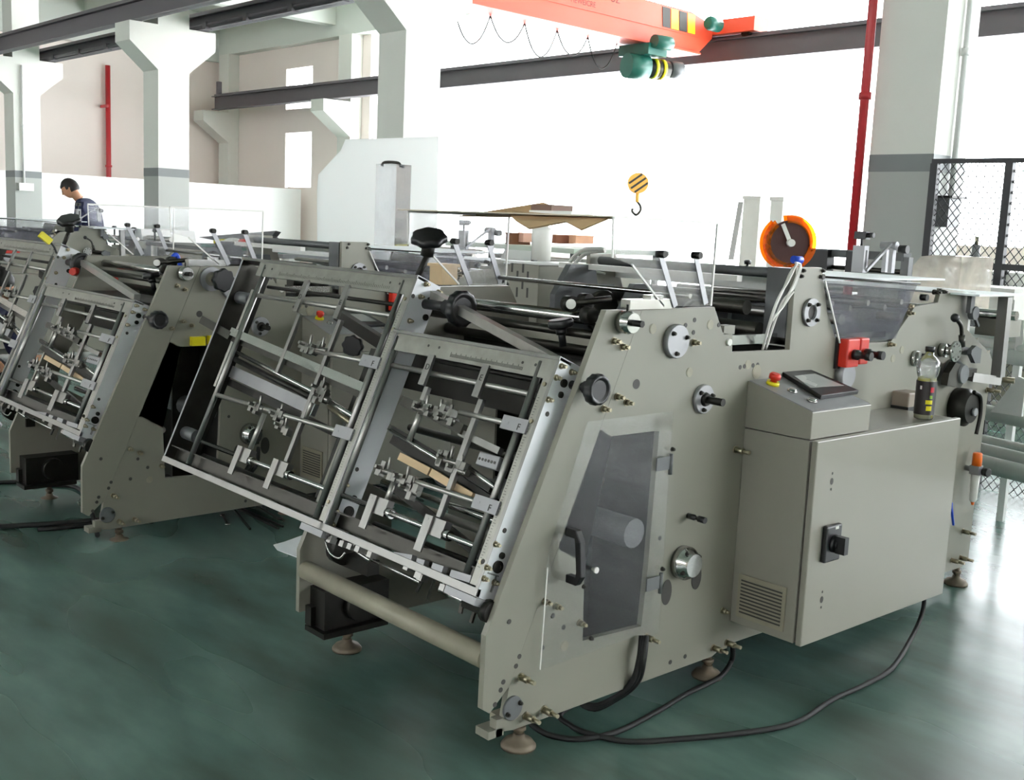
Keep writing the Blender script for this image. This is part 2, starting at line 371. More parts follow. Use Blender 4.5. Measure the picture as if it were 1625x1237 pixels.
# --- pipes
def upipe(name, u, v, r, z0, z1, m_, label):
    mb = MB().cyl((u, v, z0), (u, v, z1), r, 10)
    for z in (z0+1, z0+2.6): mb.ring((u, v, z), (0,0,1), r*1.35, r, .05, 10)
    return bld(name, mb, m_, None, label, 'pipe')
upipe('red_pipe', -4.22, 7.3, .033, 0, ZC, redpipe, 'red fire pipe running up the left edge of the near column')
o = upipe('red_pipe', -26.75, 11.45, .06, 0, 5.0, redpipe, 'thin red fire pipe on the far pink wall')
link('valve_stub', MB().box(-26.86, -26.5, 11.3, 11.36, 4.0, 4.06).mesh('valve_stub', redpipe), o)
upipe('conduit_pipe', -3.66, 7.6, .02, 1.9, ZC, white, 'white conduit on the bright side of the near column')
upipe('conduit_pipe', -21.24, 7.5, .02, 2.0, 4.1, white, 'white conduit down the farthest left column')
bld('junction_box', MB().box(-21.27, -21.2, 7.4, 7.66, 1.86, 2.0), whitep, None, 'small white electrical box low on the farthest column', 'electrical box')
# --- bridge crane
CU = -10.75
m_ = MB().prism([(CU-.2, 8.35, 4.8), (CU-.2, 8.35, 4.24), (CU-.2, 13.4, 4.24), (CU-.2, 13.72, 4.5), (CU-.2, 13.72, 4.68), (CU-.2, 13.2, 4.80)], (.42, 0, 0))
crane = bld('bridge_crane', m_, craneor, None, 'orange-red bridge crane girder across the top of the hall', 'crane')
fl = MB().box(CU-.26, CU+.28, 8.35, 13.4, 4.22, 4.245); fl.box(CU+.215, CU+.235, 8.35, 13.4, 4.47, 4.485)
link('lower_flange', fl.mesh('lower_flange', craneor), crane)
m_ = MB().box(CU-1.0, CU+.95, 13.73, 14.08, 4.556, 4.76)
et = link('end_truck', m_.mesh('end_truck', craneor), crane); et['label'] = 'orange end truck riding on the far rail'
mo = MB().lathe((CU+.45, 13.55, 4.64), (0,-1,0), [(0,.1),(.22,.1),(.26,.07)], 12); g = link('travel_motor', mo.mesh('travel_motor', greencast), et); g['label'] = 'green travel motor'
wh = MB().lathe((CU+.75, 13.8, 4.55), (0,1,0), [(0,.07),(.12,.07)], 12); link('wheel', wh.mesh('wheel', blackened), et)
for k, c_ in enumerate((tickm, yellowp, tickm, yellowp)):
    sx = bon_u(1050,30,CU+.222).y+k*.19; hb = MB().prism([(CU+.222, sx, 4.77), (CU+.222, sx+.17, 4.77), (CU+.222, sx+.2, 4.5), (CU+.222, sx+.03, 4.5)], (.006, 0, 0))
    q = link('warning_stripe', hb.mesh('warning_stripe', c_), crane); q['label'] = 'yellow stripe' if k % 2 else 'black stripe'
for s_, sz, zz in (('HEWEICRE  OZ', .14, 4.66), ('HEWEICRE', .1, 4.53)):
    cu_ = bpy.data.curves.new('girder_lettering', 'FONT'); cu_.body = s_; cu_.size = sz; t_ = bpy.data.objects.new('t', cu_); COL.objects.link(t_); me = bpy.data.meshes.new_from_object(t_); bpy.data.objects.remove(t_)
    for v_ in me.vertices: v_.co = (CU+.2225, bon_u(905,6,CU+.22).y+v_.co.x*1.0, zz+v_.co.y)
    me.materials.clear(); me.materials.append(mat('dark_red_print', (96,40,36), .6, var=0)); link('girder_lettering', me, crane)
# hoist under the girder
HV = bon_u(1003,80,CU+.1).y
hu = CU+.1
hoist = bld('chain_hoist', MB().lathe((hu, HV-.1, 3.9), (.25,.9,0), [(0,.0),(0,.17),(.32,.18),(.34,.12)], 18), greencast, None, 'green electric hoist hanging under the orange crane girder', 'hoist')
dr = MB().lathe((hu+.09, HV+.24, 3.9), (.25,.9,0), [(0,.13),(.34,.13)], 16); link('rope_drum', dr.mesh('rope_drum', dark_st), hoist)
for t in (.08, .22): rr = MB().lathe((hu+.09+.25*t, HV+.24+.9*t, 3.9), (.25,.9,0), [(0,.145),(.05,.145)], 16); q = link('drum_band', rr.mesh('drum_band', yellowp), hoist); q['label'] = 'yellowish drum band'
mm = MB().lathe((hu+.19, HV+.6, 3.92), (.25,.9,0), [(0,.12),(.2,.12),(.22,.06)], 14); link('motor_end', mm.mesh('motor_end', greym), hoist)
tr = MB().box(hu-.25, hu+.3, HV, HV+.4, 4.05, 4.2).lathe((hu+.35, HV+.05, 4.22), (.1,1,0), [(0,.09),(.3,.1),(.36,.05)], 12); link('trolley', tr.mesh('trolley', greencast), hoist)
hp = (hu-.0, HV+.3)
ro = MB()
for dx in (-.05, .05): ro.cyl((hp[0]+dx, hp[1], 2.4), (hp[0]+dx, hp[1], 3.95), .006, 6)
link('rope', ro.mesh('rope', beamgrey), hoist)
hb = MB().lathe((hp[0]-.06, hp[1]+.05, 2.3), (.75,-.66,0), [(0,.0),(0,.15),(.12,.15),(.12,0)], 20, cap=False)
hky = mat('hook_orange_yellow', (228,172,78), .45); ho = link('hook_block', hb.mesh('hook_block', hky), hoist); ho['label'] = 'yellow hook block with dark diagonal stripes'
hs = MB(); n_ = V((.75,-.66,0)); a1 = V((.66,.75,0)); 
for k in (-.075, 0, .075):
    hs.obox(V((hp[0]-.06, hp[1]+.05, 2.3))+n_*.124+(a1*-.6+V((0,0,.8)))*k, (a1*.8+V((0,0,.6)))*(.13 if k == 0 else .115), (a1*-.6+V((0,0,.8)))*.014, n_*.003)
link('stripe', hs.mesh('stripe', tickm), ho)
nk = MB().cyl((hp[0], hp[1], 2.03), (hp[0], hp[1], 2.17), .03, 10); link('swivel_neck', nk.mesh('swivel_neck', hky), hoist)
cpt = V((hp[0], hp[1], 1.95)); hk = MB().tube([cpt+V((0,0,.09))+a1*0, cpt+a1*.05+V((0,0,.03)), cpt+a1*.055-V((0,0,.04)), cpt-V((0,0,.1)), cpt-a1*.06-V((0,0,.06)), cpt-a1*.06-V((0,0,.01))], [.02]*31, 8)
q = link('hook', hk.mesh('hook', dark_st), hoist); q['label'] = 'dark steel hook'
# festoon cable loops under the girder
for k in range(6):
    p0, p1, sg = 8.4+k*.6, 9.0+k*.6, .28+.1*(k%2)
    pts = [(CU-.12, p0+(p1-p0)*t, 4.215-sg*4*t*(1-t)) for t in (0,.15,.3,.5,.7,.85,1)]
    bld('festoon_cable', MB().tube(pts, .009, 6), rubber, None, ('first','second','third','fourth','fifth','sixth')[k]+' cable loop from the left hanging under the crane girder', 'cable', 'festoon cables under the crane girder')
# --- chain-link fence behind the near column
FV = 7.31
fu0 = -3.67
f_ = MB().box(fu0, 10, FV-.02, FV+.02, 2.15, 2.18)
fence = bld('chain_link_fence', f_, fencem, None, 'black chain-link fence right of the near column', 'fence')
for u in (fu0+.02, bon_v(1592,370,FV).x, -1.0, 1.0, 3.0): q = link('fence_post', MB().box(u-.025, u+.025, FV-.025, FV+.025, 0, 2.15).mesh('fence_post', fencem), fence)
link('middle_rail', MB().box(fu0, 10, FV-.02, FV+.02, 1.46, 1.5).mesh('middle_rail', fencem), fence)
wm = MB(); Hh = 2.15; u = -6.0
while u < 1.2:
    for sg in (1, -1):
        a_, b_ = (u, 0.), (u+sg*Hh*.8, Hh)
        t0, t1 = 0., 1.
        x0, x1 = a_[0], b_[0]
        if sg > 0 and x0 < fu0: t0 = (fu0-x0)/(x1-x0)
        if sg < 0 and x1 < fu0: t1 = (fu0-x0)/(x1-x0)
        if t0 < t1 and x0 > fu0-Hh*.8 and not (sg < 0 and x0 < fu0):
            wm.cyl((x0+(x1-x0)*t0, FV, Hh*t0), (x0+(x1-x0)*t1, FV, Hh*t1), .0035, 3, caps=False)
    u += .055
q = link('wire_mesh', wm.mesh('wire_mesh', fencem), fence); q['kind'] = 'stuff'
bb = bld('switch_box', MB().box(-3.688, -3.58, 7.42, 7.58, 1.73, 1.925), greym, None, 'grey-green switch box on the bright side of the near column', 'electrical box')
link('box_lid', MB().box(-3.688, -3.55, 7.39, 7.61, 1.926, 1.94).mesh('box_lid', blackened), bb)
GC = bon_v(1546,420,8.3)
cyl = bld('gas_cylinder', MB().lathe((GC.x, 8.3, 0), (0,0,1), [(0,.13),(1.3,.13),(1.42,.11),(1.5,.07),(1.55,.03),(1.62,.03)], 20), greym, None, 'grey gas cylinder standing behind the fence', 'gas cylinder')
link('valve', MB().cyl((GC.x,8.3,1.62),(GC.x,8.3,1.68),.015,8).mesh('valve', brass), cyl)

# ================================================================== THE NEAR MACHINE (right side plate in the plane x = 0)
R0 = V((-.52, 1.5, 0))
M1 = thing('carton_forming_machine', 'large beige carton forming machine in the foreground with control cabinet on its side', 'machine', R0, 'carton forming machines')
PT = .022  # plate thickness
def yz(*pts): return [V((0, p[0], p[1])) for p in pts]
def pxx(lst, x=0.): return [X(z, a, b, x) for z, a, b in lst]
def circ(c, r, n=14): c = V(c); return [c + V((0, r*math.cos(2*PI*k/n), r*math.sin(2*PI*k/n))) for k in range(n)]
# bolt mesh: axis +x, unit placed by instancing
def bolt_mesh(name, L, rw, rh, m_):
    b = MB().lathe((0,0,0), (1,0,0), [(0,rw),(.003,rw)], 12).lathe((.003,0,0), (1,0,0), [(0,rh),(L*.55,rh)], 6).lathe((L*.55,0,0), (1,0,0), [(0,rh*.62),(L*.5,rh*.6)], 10)
    me = b.mesh(name, m_); fix_normals(me); return me
B_STD = bolt_mesh('bolt', .03, .0125, .010, brass); B_LONG = bolt_mesh('standoff_bolt', .06, .014, .0115, brass); B_SM = bolt_mesh('screw', .012, .008, .0065, dark_st)
HOLE = MB().lathe((0,0,0), (1,0,0), [(0,.008),(.0012,.008)], 12).mesh('bolt_hole', tickm)
PLUG = MB().lathe((0,0,0), (1,0,0), [(0,.021),(.0014,.021)], 18).lathe((.0014,0,0), (1,0,0), [(0,.017),(.0008,.017)], 18).mesh('plug', beige_dirty)
for me in (HOLE, PLUG): fix_normals(me)
def put(me, name, parent, lst, x=0., s=1.):
    for z, a, b in lst:
        o = inst(name, me, parent, X(z, a, b, x)); o.scale = (s, s, s)
# ---- main side plate with its opening and front strip
seam_top, seam_bot = V((0,.567,1.36)), V((0,.075,.235))
opening_px = [(944,676),(972,692),(1038,684),(1046,684),(1040,760),(1028,900),(1018,993),(925,1016),(928,895),(880,868),(880,838),(905,770)]
opening = [on_x(x, y, 0) for x, y in opening_px]
notch = yz((.567,1.36),(.93,1.363),(.985,1.275),(1.04,1.268),(1.045,1.205),(1.385,1.2),(1.385,1.5),(1.55,1.5),(1.61,1.335),(1.70,1.205),(2.095,1.205),(2.26,1.345),(2.45,1.36),(2.47,1.42),(2.74,1.40),(2.74,1.235))
right = [on_x(1575,573), on_x(1556,714), on_x(1537,884)]
bot = yz((2.96,.13),(2.93,.105),(1.30,.125),(1.12,.125),(1.06,.10),(.10,.09))
main = notch + [on_x(1571,560)] + right + bot + yz((.055,.098),(.06,.15),(.0735,.235))
main = [p for p in main]
def off(pts, x): return [p + V((x,0,0)) for p in pts]
pl = part('side_plate', MB().prism(off(main, -PT), (PT,0,0), [off(opening, -PT)]), beige, bev=.0015)
main_clean = pl
fs = part('front_strip_plate', MB().prism(off(yz((.0,.17),(-.029,.19),(-.027,.416),(.403,1.361),(.5655,1.36),(.0735,.235)), -PT), (PT+.001,0,0)), beige, bev=.0015)
# left side plate (plain copy of the outline), with the same strip
X2 = -1.045
simple = [p for p in notch] + [on_x(1571,560)] + right + yz((2.96,.13),(2.93,.105),(.10,.09),(0,.176),(-.027,.176),(-.027,.41),(.403,1.36))
lp = part('side_plate', MB().prism(off(simple, X2-PT), (PT,0,0), [off([on_x(x, y, 0) for x, y in opening_px], X2-PT)]), beige, bev=.0015)
# bolts, holes and plugs on the near plate
put(B_STD, 'bolt', pl, [('a',325,445),('a',385,485),('a',885,455),('a',350,835),('a',415,875),('c',500,215),('c',635,310),('d',1390,697),('d',1535,460),('d',1525,405),('c',1435,240)])
put(B_STD, 'bolt', fs, [('a',255,920),('c',440,190)], .001)
put(B_LONG, 'standoff_bolt', pl, [('c',305,612),('c',435,795),('c',333,830),('c',1005,388),('c',1385,448),('c',1460,420),('k',125,358)])
put(HOLE, 'bolt_hole', pl, [('a',893,298),('a',885,385),('a',830,335),('a',1062,332),('c',485,270),('c',427,450),('c',1143,530),('c',1226,498),('c',545,335),('b',516,660),('d',260,872),('d',293,865),('d',358,858),('d',393,853)])
put(HOLE, 'bolt_hole', fs, [('c',240,303),('c',297,498),('c',278,552),('c',207,641),('c',192,686),('c',160,768)], .001)
put(PLUG, 'plug', pl, [('a',600,360),('a',1003,330),('a',857,663),('d',320,852),('d',1420,805),('e',175,870),('c',550,440)], s=.8)
put(PLUG, 'plug', pl, [('d',385,905)], s=1.2)
dk = MB().lathe(X('a',485,747), (1,0,0), [(0,.016),(.001,.016)], 16); part('dark_hole', dk, tickm, pl)
# round cover plates
def disc_cover(z, a, b, r, t, m_, n_screw, name='round_cover', x=0., sr=.72, parent=pl, label=None):
    c = X(z, a, b, x); d = MB().lathe(c, (1,0,0), [(0,r),(t*.8,r),(t,r*.95)], 28); o = part(name, d, m_, parent, label)
    for k in range(n_screw):
        an = 2*PI*(k+.15)/n_screw; q = c + V((t, r*sr*math.cos(an), r*sr*math.sin(an))); i = inst('screw', B_SM, parent, q)
    return c
disc_cover('a', 750, 445, .056, .02, plate_st, 3, label='round steel cover with three screws')
disc_cover('c', 255, 785, .038, .008, greym, 2, label='grey disc with two screws')
c = disc_cover('a', 945, 850, .05, .015, plate_st, 3, 'bearing_flange')
part('drive_shaft', MB().cyl(c, c+V((.09,0,0)), .013, 12).lathe(c+V((.014,0,0)), (1,0,0), [(0,.025),(.012,.02)], 16), blackened, label='black hexagon shaft end')
c = X('a', 385, 310); part('adjusting_collar', MB().lathe(c, (1,0,0), [(0,.036),(.03,.036),(.032,.033),(.05,.031)], 24), chrome, pl)
part('hex_shaft', MB().cyl(c+V((.03,0,0)), c+V((.085,0,0)), .011, 6), blackened, pl)
part('clamp_screw', MB().cyl(c+V((.02,0,.03)), c+V((.02,0,.055)), .004, 8), blackened, pl)
# bright bar on top of the plate
tb = MB().box(-.03,.01,.50,.70,1.362,1.392).box(-.03,.005,.60,.66,1.392,1.405); part('top_clamp_bar', tb, chrome)
# cap on bracket and rail along y
c = X('a', 1130, 453); part('shaft_cap', MB().lathe(c, (1,0,0), [(0,.013),(.008,.012)], 16), whitep, pl)
part('bracket', MB().box(-.04,0,.99,1.05,1.268,1.298), beige, pl)
part('guide_rail', MB().bar((-.07,1.06,1.238),(-.07,1.40,1.238),.03,.034), chrome)
part('guide_rail', MB().bar((-.07,1.6,1.228),(-.07,2.15,1.228),.02,.024), chrome)
# post housing and its flange
part('bearing_housing', MB().box(-.12,-PT-.001,1.38,1.47,1.24,1.495), greym)
c = X('d', 790, 455); o = part('bearing_flange', MB().ring(c, (1,0,0), .052, .028, .012, 28), plate_st, pl)
part('bearing_bore', MB().lathe(c+V((.001,0,0)), (1,0,0), [(0,.029),(.001,.029)], 20), tickm, pl)
for k in range(4):
    an = PI/4+k*PI/2; inst('screw', B_SM, pl, c+V((.012, .041*math.cos(an), .041*math.sin(an))))
# small bolts on post corners
put(B_SM, 'screw', pl, [('d',738,140),('d',722,182),('d',868,185),('d',885,140)])
# red twin switch box with black knobs
p0 = X('d', 990, 875); p1 = X('d', 1100, 730)
sw = part('switch_box', MB().box(0,.05,p0.y-.01,p0.y+.075,p0.z+.005,p0.z+.115), redp, bev=.006, label='red twin switch housing')
part('switch_back_plate', MB().box(0,.012,p0.y-.022,p0.y+.08,p0.z-.002,p0.z+.12), black, sw)
q = X('d', 1140, 790, 0); part('switch_box', MB().box(0,.045,p0.y+.09,p0.y+.15,p0.z+.012,p0.z+.115), redp, bev=.006, label='second red switch housing')
for yy in (p0.y+.035, p0.y+.12):
    part('switch_knob', MB().lathe((.05, yy, p0.z+.055), (1,0,0), [(0,.02),(.02,.02),(.022,.014),(.05,.013),(.052,.017),(.075,.017)], 16), black, sw)
# gear disc half hidden by the console
c = X('d', 1030, 930); part('ribbed_disc', MB().lathe(c, (1,0,0), [(0,.05),(.03,.05),(.034,.045)], 24), plate_st, pl)
# double connector
c = X('b', 655, 550); part('hose_connector', MB().lathe(c, (1,0,0), [(0,.010),(.03,.010),(.032,.006),(.045,.006),(.047,.011),(.075,.011)], 12), black, pl)
# motor hub with dark slots
c = X('b', 620, 775)
for a_, b_ in ((695,850),(548,925)):
    s_ = X('b', a_, b_); part('slot', MB().prism([s_+V((.0012, .026*math.cos(t), .045*math.sin(t)-.0)) for t in [2*PI*k/18 for k in range(18)]], (.001,0,0)), tickm, pl)
hb_ = part('gear_hub', MB().lathe(c, (1,0,0), [(0,.058),(.03,.058),(.034,.052),(.04,.052),(.044,.042),(.06,.04)], 28), chrome, label='round chrome hub cover')
for k in range(4):
    an = .5+k*PI/2; inst('screw', B_SM, hb_, c+V((.04, .047*math.cos(an), .047*math.sin(an))))
# ---- clear guard door with black handle, hinges
door_px = [(932,669),(1067.6,652),(1045,1002),(1030,1010),(1010,1008),(858,1062),(866,905),(872,868),(884,830)]
dr_ = part('guard_door', MB().prism([on_x(x, y, .022) for x, y in door_px], (.004,0,0)), doorclear, label='clear plastic guard door')
part('door_edge', MB().bar(on_x(869,900,.025), on_x(857,1062,.025), .003,.003), whitep, dr_)
ht, hb2 = on_x(898,843,.03), on_x(898,918,.03)
hd = MB().prism([V((.027,ht.y,ht.z+.012)),V((.072,ht.y,ht.z+.012)),V((.092,ht.y,ht.z-.02)),V((.092,hb2.y,hb2.z+.02)),V((.072,hb2.y,hb2.z-.012)),V((.027,hb2.y,hb2.z-.012)),V((.027,hb2.y,hb2.z+.014)),V((.066,hb2.y,hb2.z+.014)),V((.07,hb2.y,hb2.z+.03)),V((.07,ht.y,ht.z-.03)),V((.066,ht.y,ht.z-.014)),V((.027,ht.y,ht.z-.014))], (0,.024,0))
part('door_handle', hd, black, dr_, bev=.003, label='black pull handle')
for a_, b_ in ((1052,735),(1036,925)):
    h0 = on_x(a_, b_, .026); hg = MB().box(.026,.031, h0.y-.035, h0.y+.03, h0.z-.022, h0.z+.022).cyl((.03,h0.y+.035,h0.z-.04),(.03,h0.y+.035,h0.z+.03),.007,10)
    part('hinge', hg, greym, dr_)
    inst('screw', B_SM, dr_, (.031, h0.y+.035, h0.z+.045))
c = on_x(940,902,.03); part('door_knob', MB().lathe(c, (1,0,0), [(0,.005),(.012,.005),(.014,.01),(.02,.01)], 12), whitep, dr_)
for a_, b_ in ((926,930),(937,1048*0+1012)): inst('screw', B_SM, dr_, on_x(a_, b_, .026))
# ---- control cabinet on the plate
cab = part('control_cabinet', MB().box(.0005,.27,1.147,2.135,.215,.93), cab_m, bev=.003, label='beige steel control cabinet')
dz0, dz1, dy0, dy1 = .212, .933, 1.147, 2.144
dr2 = part('cabinet_door', MB().box(.278,.302,dy0,dy1,dz0,dz1), cab_m, cab, bev=.004)
part('door_gap', MB().box(.27,.279,dy0+.012,dy1-.012,dz0+.012,dz1-.012), tickm, cab)
for a_, b_ in ((537,493),(494,997)):
    lk = MB(); c = X('k', a_, b_, .302)
    for dz, r in ((0,.011),(.028,.0045),(-.028,.0045)):
        lk.prism([c+V((.0006, r*.85*math.cos(t), dz+r*1.1*math.sin(t))) for t in [2*PI*k/12 for k in range(12)]], (.0006,0,0))
    part('lock_holes', lk, tickm, cab)
c = X('k', 527, 752, .302)
ms = part('main_switch', MB().box(.302,.322,c.y-.05,c.y+.045,c.z-.065,c.z+.065), black, cab, bev=.006, label='black rotary main switch')
part('main_switch_knob', MB().lathe((.322,c.y,c.z), (1,0,0), [(0,.032),(.012,.03),(.014,.018),(.02,.018)], 20).obox((.352,c.y,c.z),(.018,0,0),(0,.012,0),(0,0,.03)), black, cab)
part('main_switch_label', MB().box(.322,.3228,c.y+.0,c.y+.02,c.z+.05,c.z+.06), whitep, cab)
# louvre vent in the front side of the cabinet (y = 1.147)
v0 = on_y(*P('k',150,870), 1.147); v1 = on_y(*P('k',335,1120), 1.147); zx0, zx1, zt, zb = v0.x-.003, v1.x-.0, .405, .245
vt = part('vent_grille', MB().box(zx0,zx1,1.139,1.147,zb,zt), beige_dirty, cab, bev=.002, label='louvred ventilation grille')
lv = MB()
for k in range(10):
    zz = zb+.018+k*(zt-zb-.03)/10; lv.box(zx0+.014, zx1-.014, 1.1384, 1.1392, zz, zz+.0065)
part('louvre_gaps', lv, tickm, cab)
lv = MB()
for k in range(10):
    zz = zb+.0245+k*(zt-zb-.03)/10; lv.obox(((zx0+zx1)/2, 1.137, zz+.002), ((zx1-zx0)/2-.014,0,0), (0,.003,-.0015), (0,.0006,.0012))
part('louvres', lv, beige_dirty, cab)
# sloping operator console
cy0, cy1 = 1.147, 1.515
con = [(0,.933),(.272,.933),(.272,1.028),(0,1.10)]
cs = part('console_box', MB().prism([V((x, cy0, z)) for x, z in con], (0,cy1-cy0,0)), cab_m, cab, bev=.003)
sn = V((.072,0,.272)).normalized(); sx = V((.272,0,-.072)).normalized()
def on_console(x, y, h=0.): return V((x, y, 1.10-.072/.272*x)) + sn*h
pp = MB().obox(on_console(.137,(cy0+cy1)/2,.0015), sx*.137, (0,(cy1-cy0)/2-.004,0), sn*.0015); part('console_panel', pp, plate_st, cab, label='silver console panel')
def con_hit(px, py):
    d = ray(px, py); p0 = V((0,0,1.103)); n = sn; return CAM + d*((p0-CAM).dot(n)/d.dot(n))
scr = [con_hit(*P('k',x,y)) for x, y in ((320,42),(445,33),(648,122),(488,145))]
ts = part('touch_screen', MB().prism(scr, sn*.016), black, cab, bev=.002, label='touch screen panel with black frame')
sc2 = [con_hit(*P('k',x,y)) for x, y in ((372,62),(460,52),(583,103),(440,112))]
part('screen', MB().prism([p+sn*.0165 for p in sc2], sn*.0008), mat('screen_glass', (172,174,172), .25, var=.03), cab, label='pale grey display')
c = con_hit(*P('k',285,80)); part('emergency_button', MB().lathe(c, sn, [(.012,.012),(.02,.012),(.022,.021),(.036,.021),(.042,.016)], 20), redp, cab, label='red mushroom emergency stop')
part('button_collar', MB().lathe(c, sn, [(0,.024),(.012,.022)], 20), yellowp, cab, label='yellow ring under the red button')
for a_, b_ in ((368,110),(452,152)):
    c = con_hit(*P('k',a_,b_)); part('push_button', MB().lathe(c, sn, [(0,.018),(.006,.018),(.007,.013),(.012,.013)], 18), chrome, cab, label='round chrome push button')
# ---- levelling feet
def foot(x, y, top=.13):
    f_ = MB().lathe((x,y,0), (0,0,1), [(0,.055),(.008,.056),(.022,.045),(.032,.02),(.045,.018)], 22).cyl((x,y,.04),(x,y,top),.013,12).lathe((x,y,.055),(0,0,1),[(0,.022),(.014,.022)],6)
    return part('levelling_foot', f_, mat('rusty_zinc', (108,98,84), .55, .3, var=.2, scale=20) if 'rusty_zinc' not in MATS else MATS['rusty_zinc'])
for x in (-.045, X2+.03):
    for y in (.165, 1.094, 2.98 if x > -.5 else 2.85): foot(x, y)
for x in (-.06, X2+.03):
    for a_, b_, c_ in ((.09,.26,.09),(1.02,1.17,.1),(2.78,2.93,.11)): part('foot_bracket', MB().box(x-.04,x+.04,a_,b_,c_,c_+.025), beige_dirty)
part('corner_lug', MB().box(-.06,.0,-.0,.055,.085,.11).box(-.03,-.0,.03,.06,.085,.14), beige, label='small clamp lug at the front corner')
# ---- front tie tube and its end box
part('tie_tube', MB().cyl((X2, .0, .332), (-PT, -.002, .335), .034, 24), beige_dirty, label='painted steel tube across the front')
gb = MB().box(X2, X2+.1, .02, .30, .12, .27).lathe((X2+.1,.16,.2),(1,0,0),[(0,.06),(.03,.055)],18).box(X2,X2+.13,.0,.28,.105,.125).box(X2,X2+.04,.0,.08,.13,.2)
part('bearing_block', gb, blackened)
# ---- cross shafts
def xrod(name, y, z, r, x0=X2, x1=-PT, m_=rodm, n=14, label=None): return part(name, MB().cyl((x0,y,z),(x1,y,z),r,n), m_, label=label)
xrod('cross_shaft', .50, 1.318, .021, -1.045, m_=chrome)
xrod('cross_shaft', .47, 1.27, .016, m_=dark_st)
part('cross_bar', MB().box(-.75,-PT,.46,.48,1.235,1.268), beige, label='beige flat cross bar')
xrod('cross_shaft', .62, 1.20, .022, m_=dark_st)
xrod('thin_rod', .86, 1.397, .0085, X2, -.05, chrome)
xrod('roller', 1.43, 1.472, .019, X2+.02, -.1, greym)
xrod('roller', 1.30, 1.345, .028, X2+.02, -.14, dark_st)
xrod('roller', 1.36, 1.26, .03, X2, -.12, dark_st)
xrod('cross_shaft', 1.75, 1.30, .022, m_=rodm); xrod('cross_shaft', 1.9, 1.18, .025, m_=dark_st)
xrod('cross_shaft', 2.2, 1.30, .018, m_=rodm)
part('cross_bar', MB().box(X2,-.05,1.55,1.59,1.40,1.46), white, label='white angle bar')
part('cross_bar', MB().box(X2,-.12,1.20,1.23,1.44,1.462), whitep, label='bright strip along the rollers')
# inner casting plates and cams
for x, y0, y1, z0, z1 in ((-.90,1.02,1.36,1.16,1.46),(-.62,1.1,1.4,1.05,1.40),(-.36,1.0,1.3,1.05,1.30)):
    ic = MB().prism([V((x,y0,z0)),V((x,y1,z0)),V((x,y1,z1-.08)),V((x,y1-.1,z1-.08)),V((x,y1-.12,z1)),V((x,y0+.08,z1)),V((x,y0,z1-.12))], (.03,0,0)); part('cam_plate', ic, greym)
for x in (-.75,-.5,-.27): part('cam_disc', MB().lathe((x,1.15,1.28),(1,0,0),[(0,.085),(.02,.09),(.03,.085)],22), dark_st)
part('shade_filler_box', MB().box(-.98,-.06,.36,.58,.99,1.17), blackened, label='added dark box standing in for shade behind the right hopper')  # added box, stands in for the dark interior behind the hopper
part('inner_partition', MB().box(X2,-PT,1.62,1.64,.25,1.18), blackened, label='dark cross panel inside')
part('inner_deck', MB().box(X2,-PT,.95,2.9,1.02,1.03), blackened)
part('inner_panel', MB().box(-.98,-.72,.60,.61,.25,1.05), beige, label='beige inner plate')
part('inner_panel', MB().box(X2,-PT,.70,.71,.16,1.2), blackened, label='added dark panel blacking out the inside')  # added blocker that keeps the interior dark
part('inner_panel', MB().box(-.30,-.285,.55,1.3,.2,.95), dark_st)
part('base_deck', MB().box(X2,-PT,.7,2.9,.14,.15), blackened)
for y, z, r, m_ in ((.55,1.0,.02,rodm),(.45,.82,.014,dark_st),(.62,.62,.05,greym),(.38,.55,.016,rodm),(.8,.85,.03,dark_st),(.95,.5,.03,greym),(.33,.62,.013,chrome)): xrod('cross_shaft', y, z, r, m_=m_)
part('cross_bar', MB().box(X2,-PT,.74,.80,.90,1.10), blackened); part('cross_bar', MB().box(X2,-PT,.9,.93,.55,.75), dark_st)
# star knob and clamps on the front shaft
def star_knob(name, c, ax, r, t, lobes=6, m_=black, parent=None, stem=0., label=None, dish=True):
    if lobes == 12: WB = .35
    else: WB = 1.
    c = V(c); ax = V(ax).normalized(); u = ax.orthogonal().normalized(); v = ax.cross(u); K = lobes*6; mb = MB()
    def ringp(h, rr, wob): return [c+ax*h+(u*math.cos(2*PI*k/K)+v*math.sin(2*PI*k/K))*rr*(1+wob*WB*math.cos(lobes*2*PI*k/K)) for k in range(K)]
    rs = [ringp(0,r*.8,.08), ringp(t*.2,r*.97,.07), ringp(t*.75,r*.97,.07), ringp(t,r*.86,.05)]
    if dish: rs += [ringp(t*.97,r*.72,0), ringp(t*.8,r*.6,0)]
    for i in range(len(rs)):
        mb.v += rs[i]
    for i in range(len(rs)-1):
        for k in range(K):
            j = (k+1) % K; mb.f.append((i*K+k, i*K+j, (i+1)*K+j, (i+1)*K+k)); mb.sm.append(True)
    mb.f += [tuple(reversed(range(K))), tuple((len(rs)-1)*K+k for k in range(K))]; mb.sm += [False]*2
    if stem: mb.cyl(c-ax*stem, c, r*.28, 12).cyl(c-ax*stem*.35, c, r*.42, 12)
    return part(name, mb, m_, parent, label)
c = on_y(890,520,.40); star_knob('star_knob', c, (-.1,-.15,1), .042, .028, 5, stem=.06, dish=False)
for a_, b_, dy in ((905,482,.45),(935,500,.43),(930,478,.5)): q = on_y(a_, b_, dy); part('shaft_clamp', MB().lathe(q-V((.02,0,0)),(1,0,0),[(0,.026),(.035,.026)],16), blackened)
q = on_y(906,482,.42); part('clamp_screw', MB().lathe(q,(.7,-.7,0),[(0,.016),(.012,.016)],14), whitep, label='bright clamp screw')
q = on_y(906,482,.44); part('clamp_lever', MB().cyl(q, q+V((.06,.12,.02)), .011, 10), dark_st)
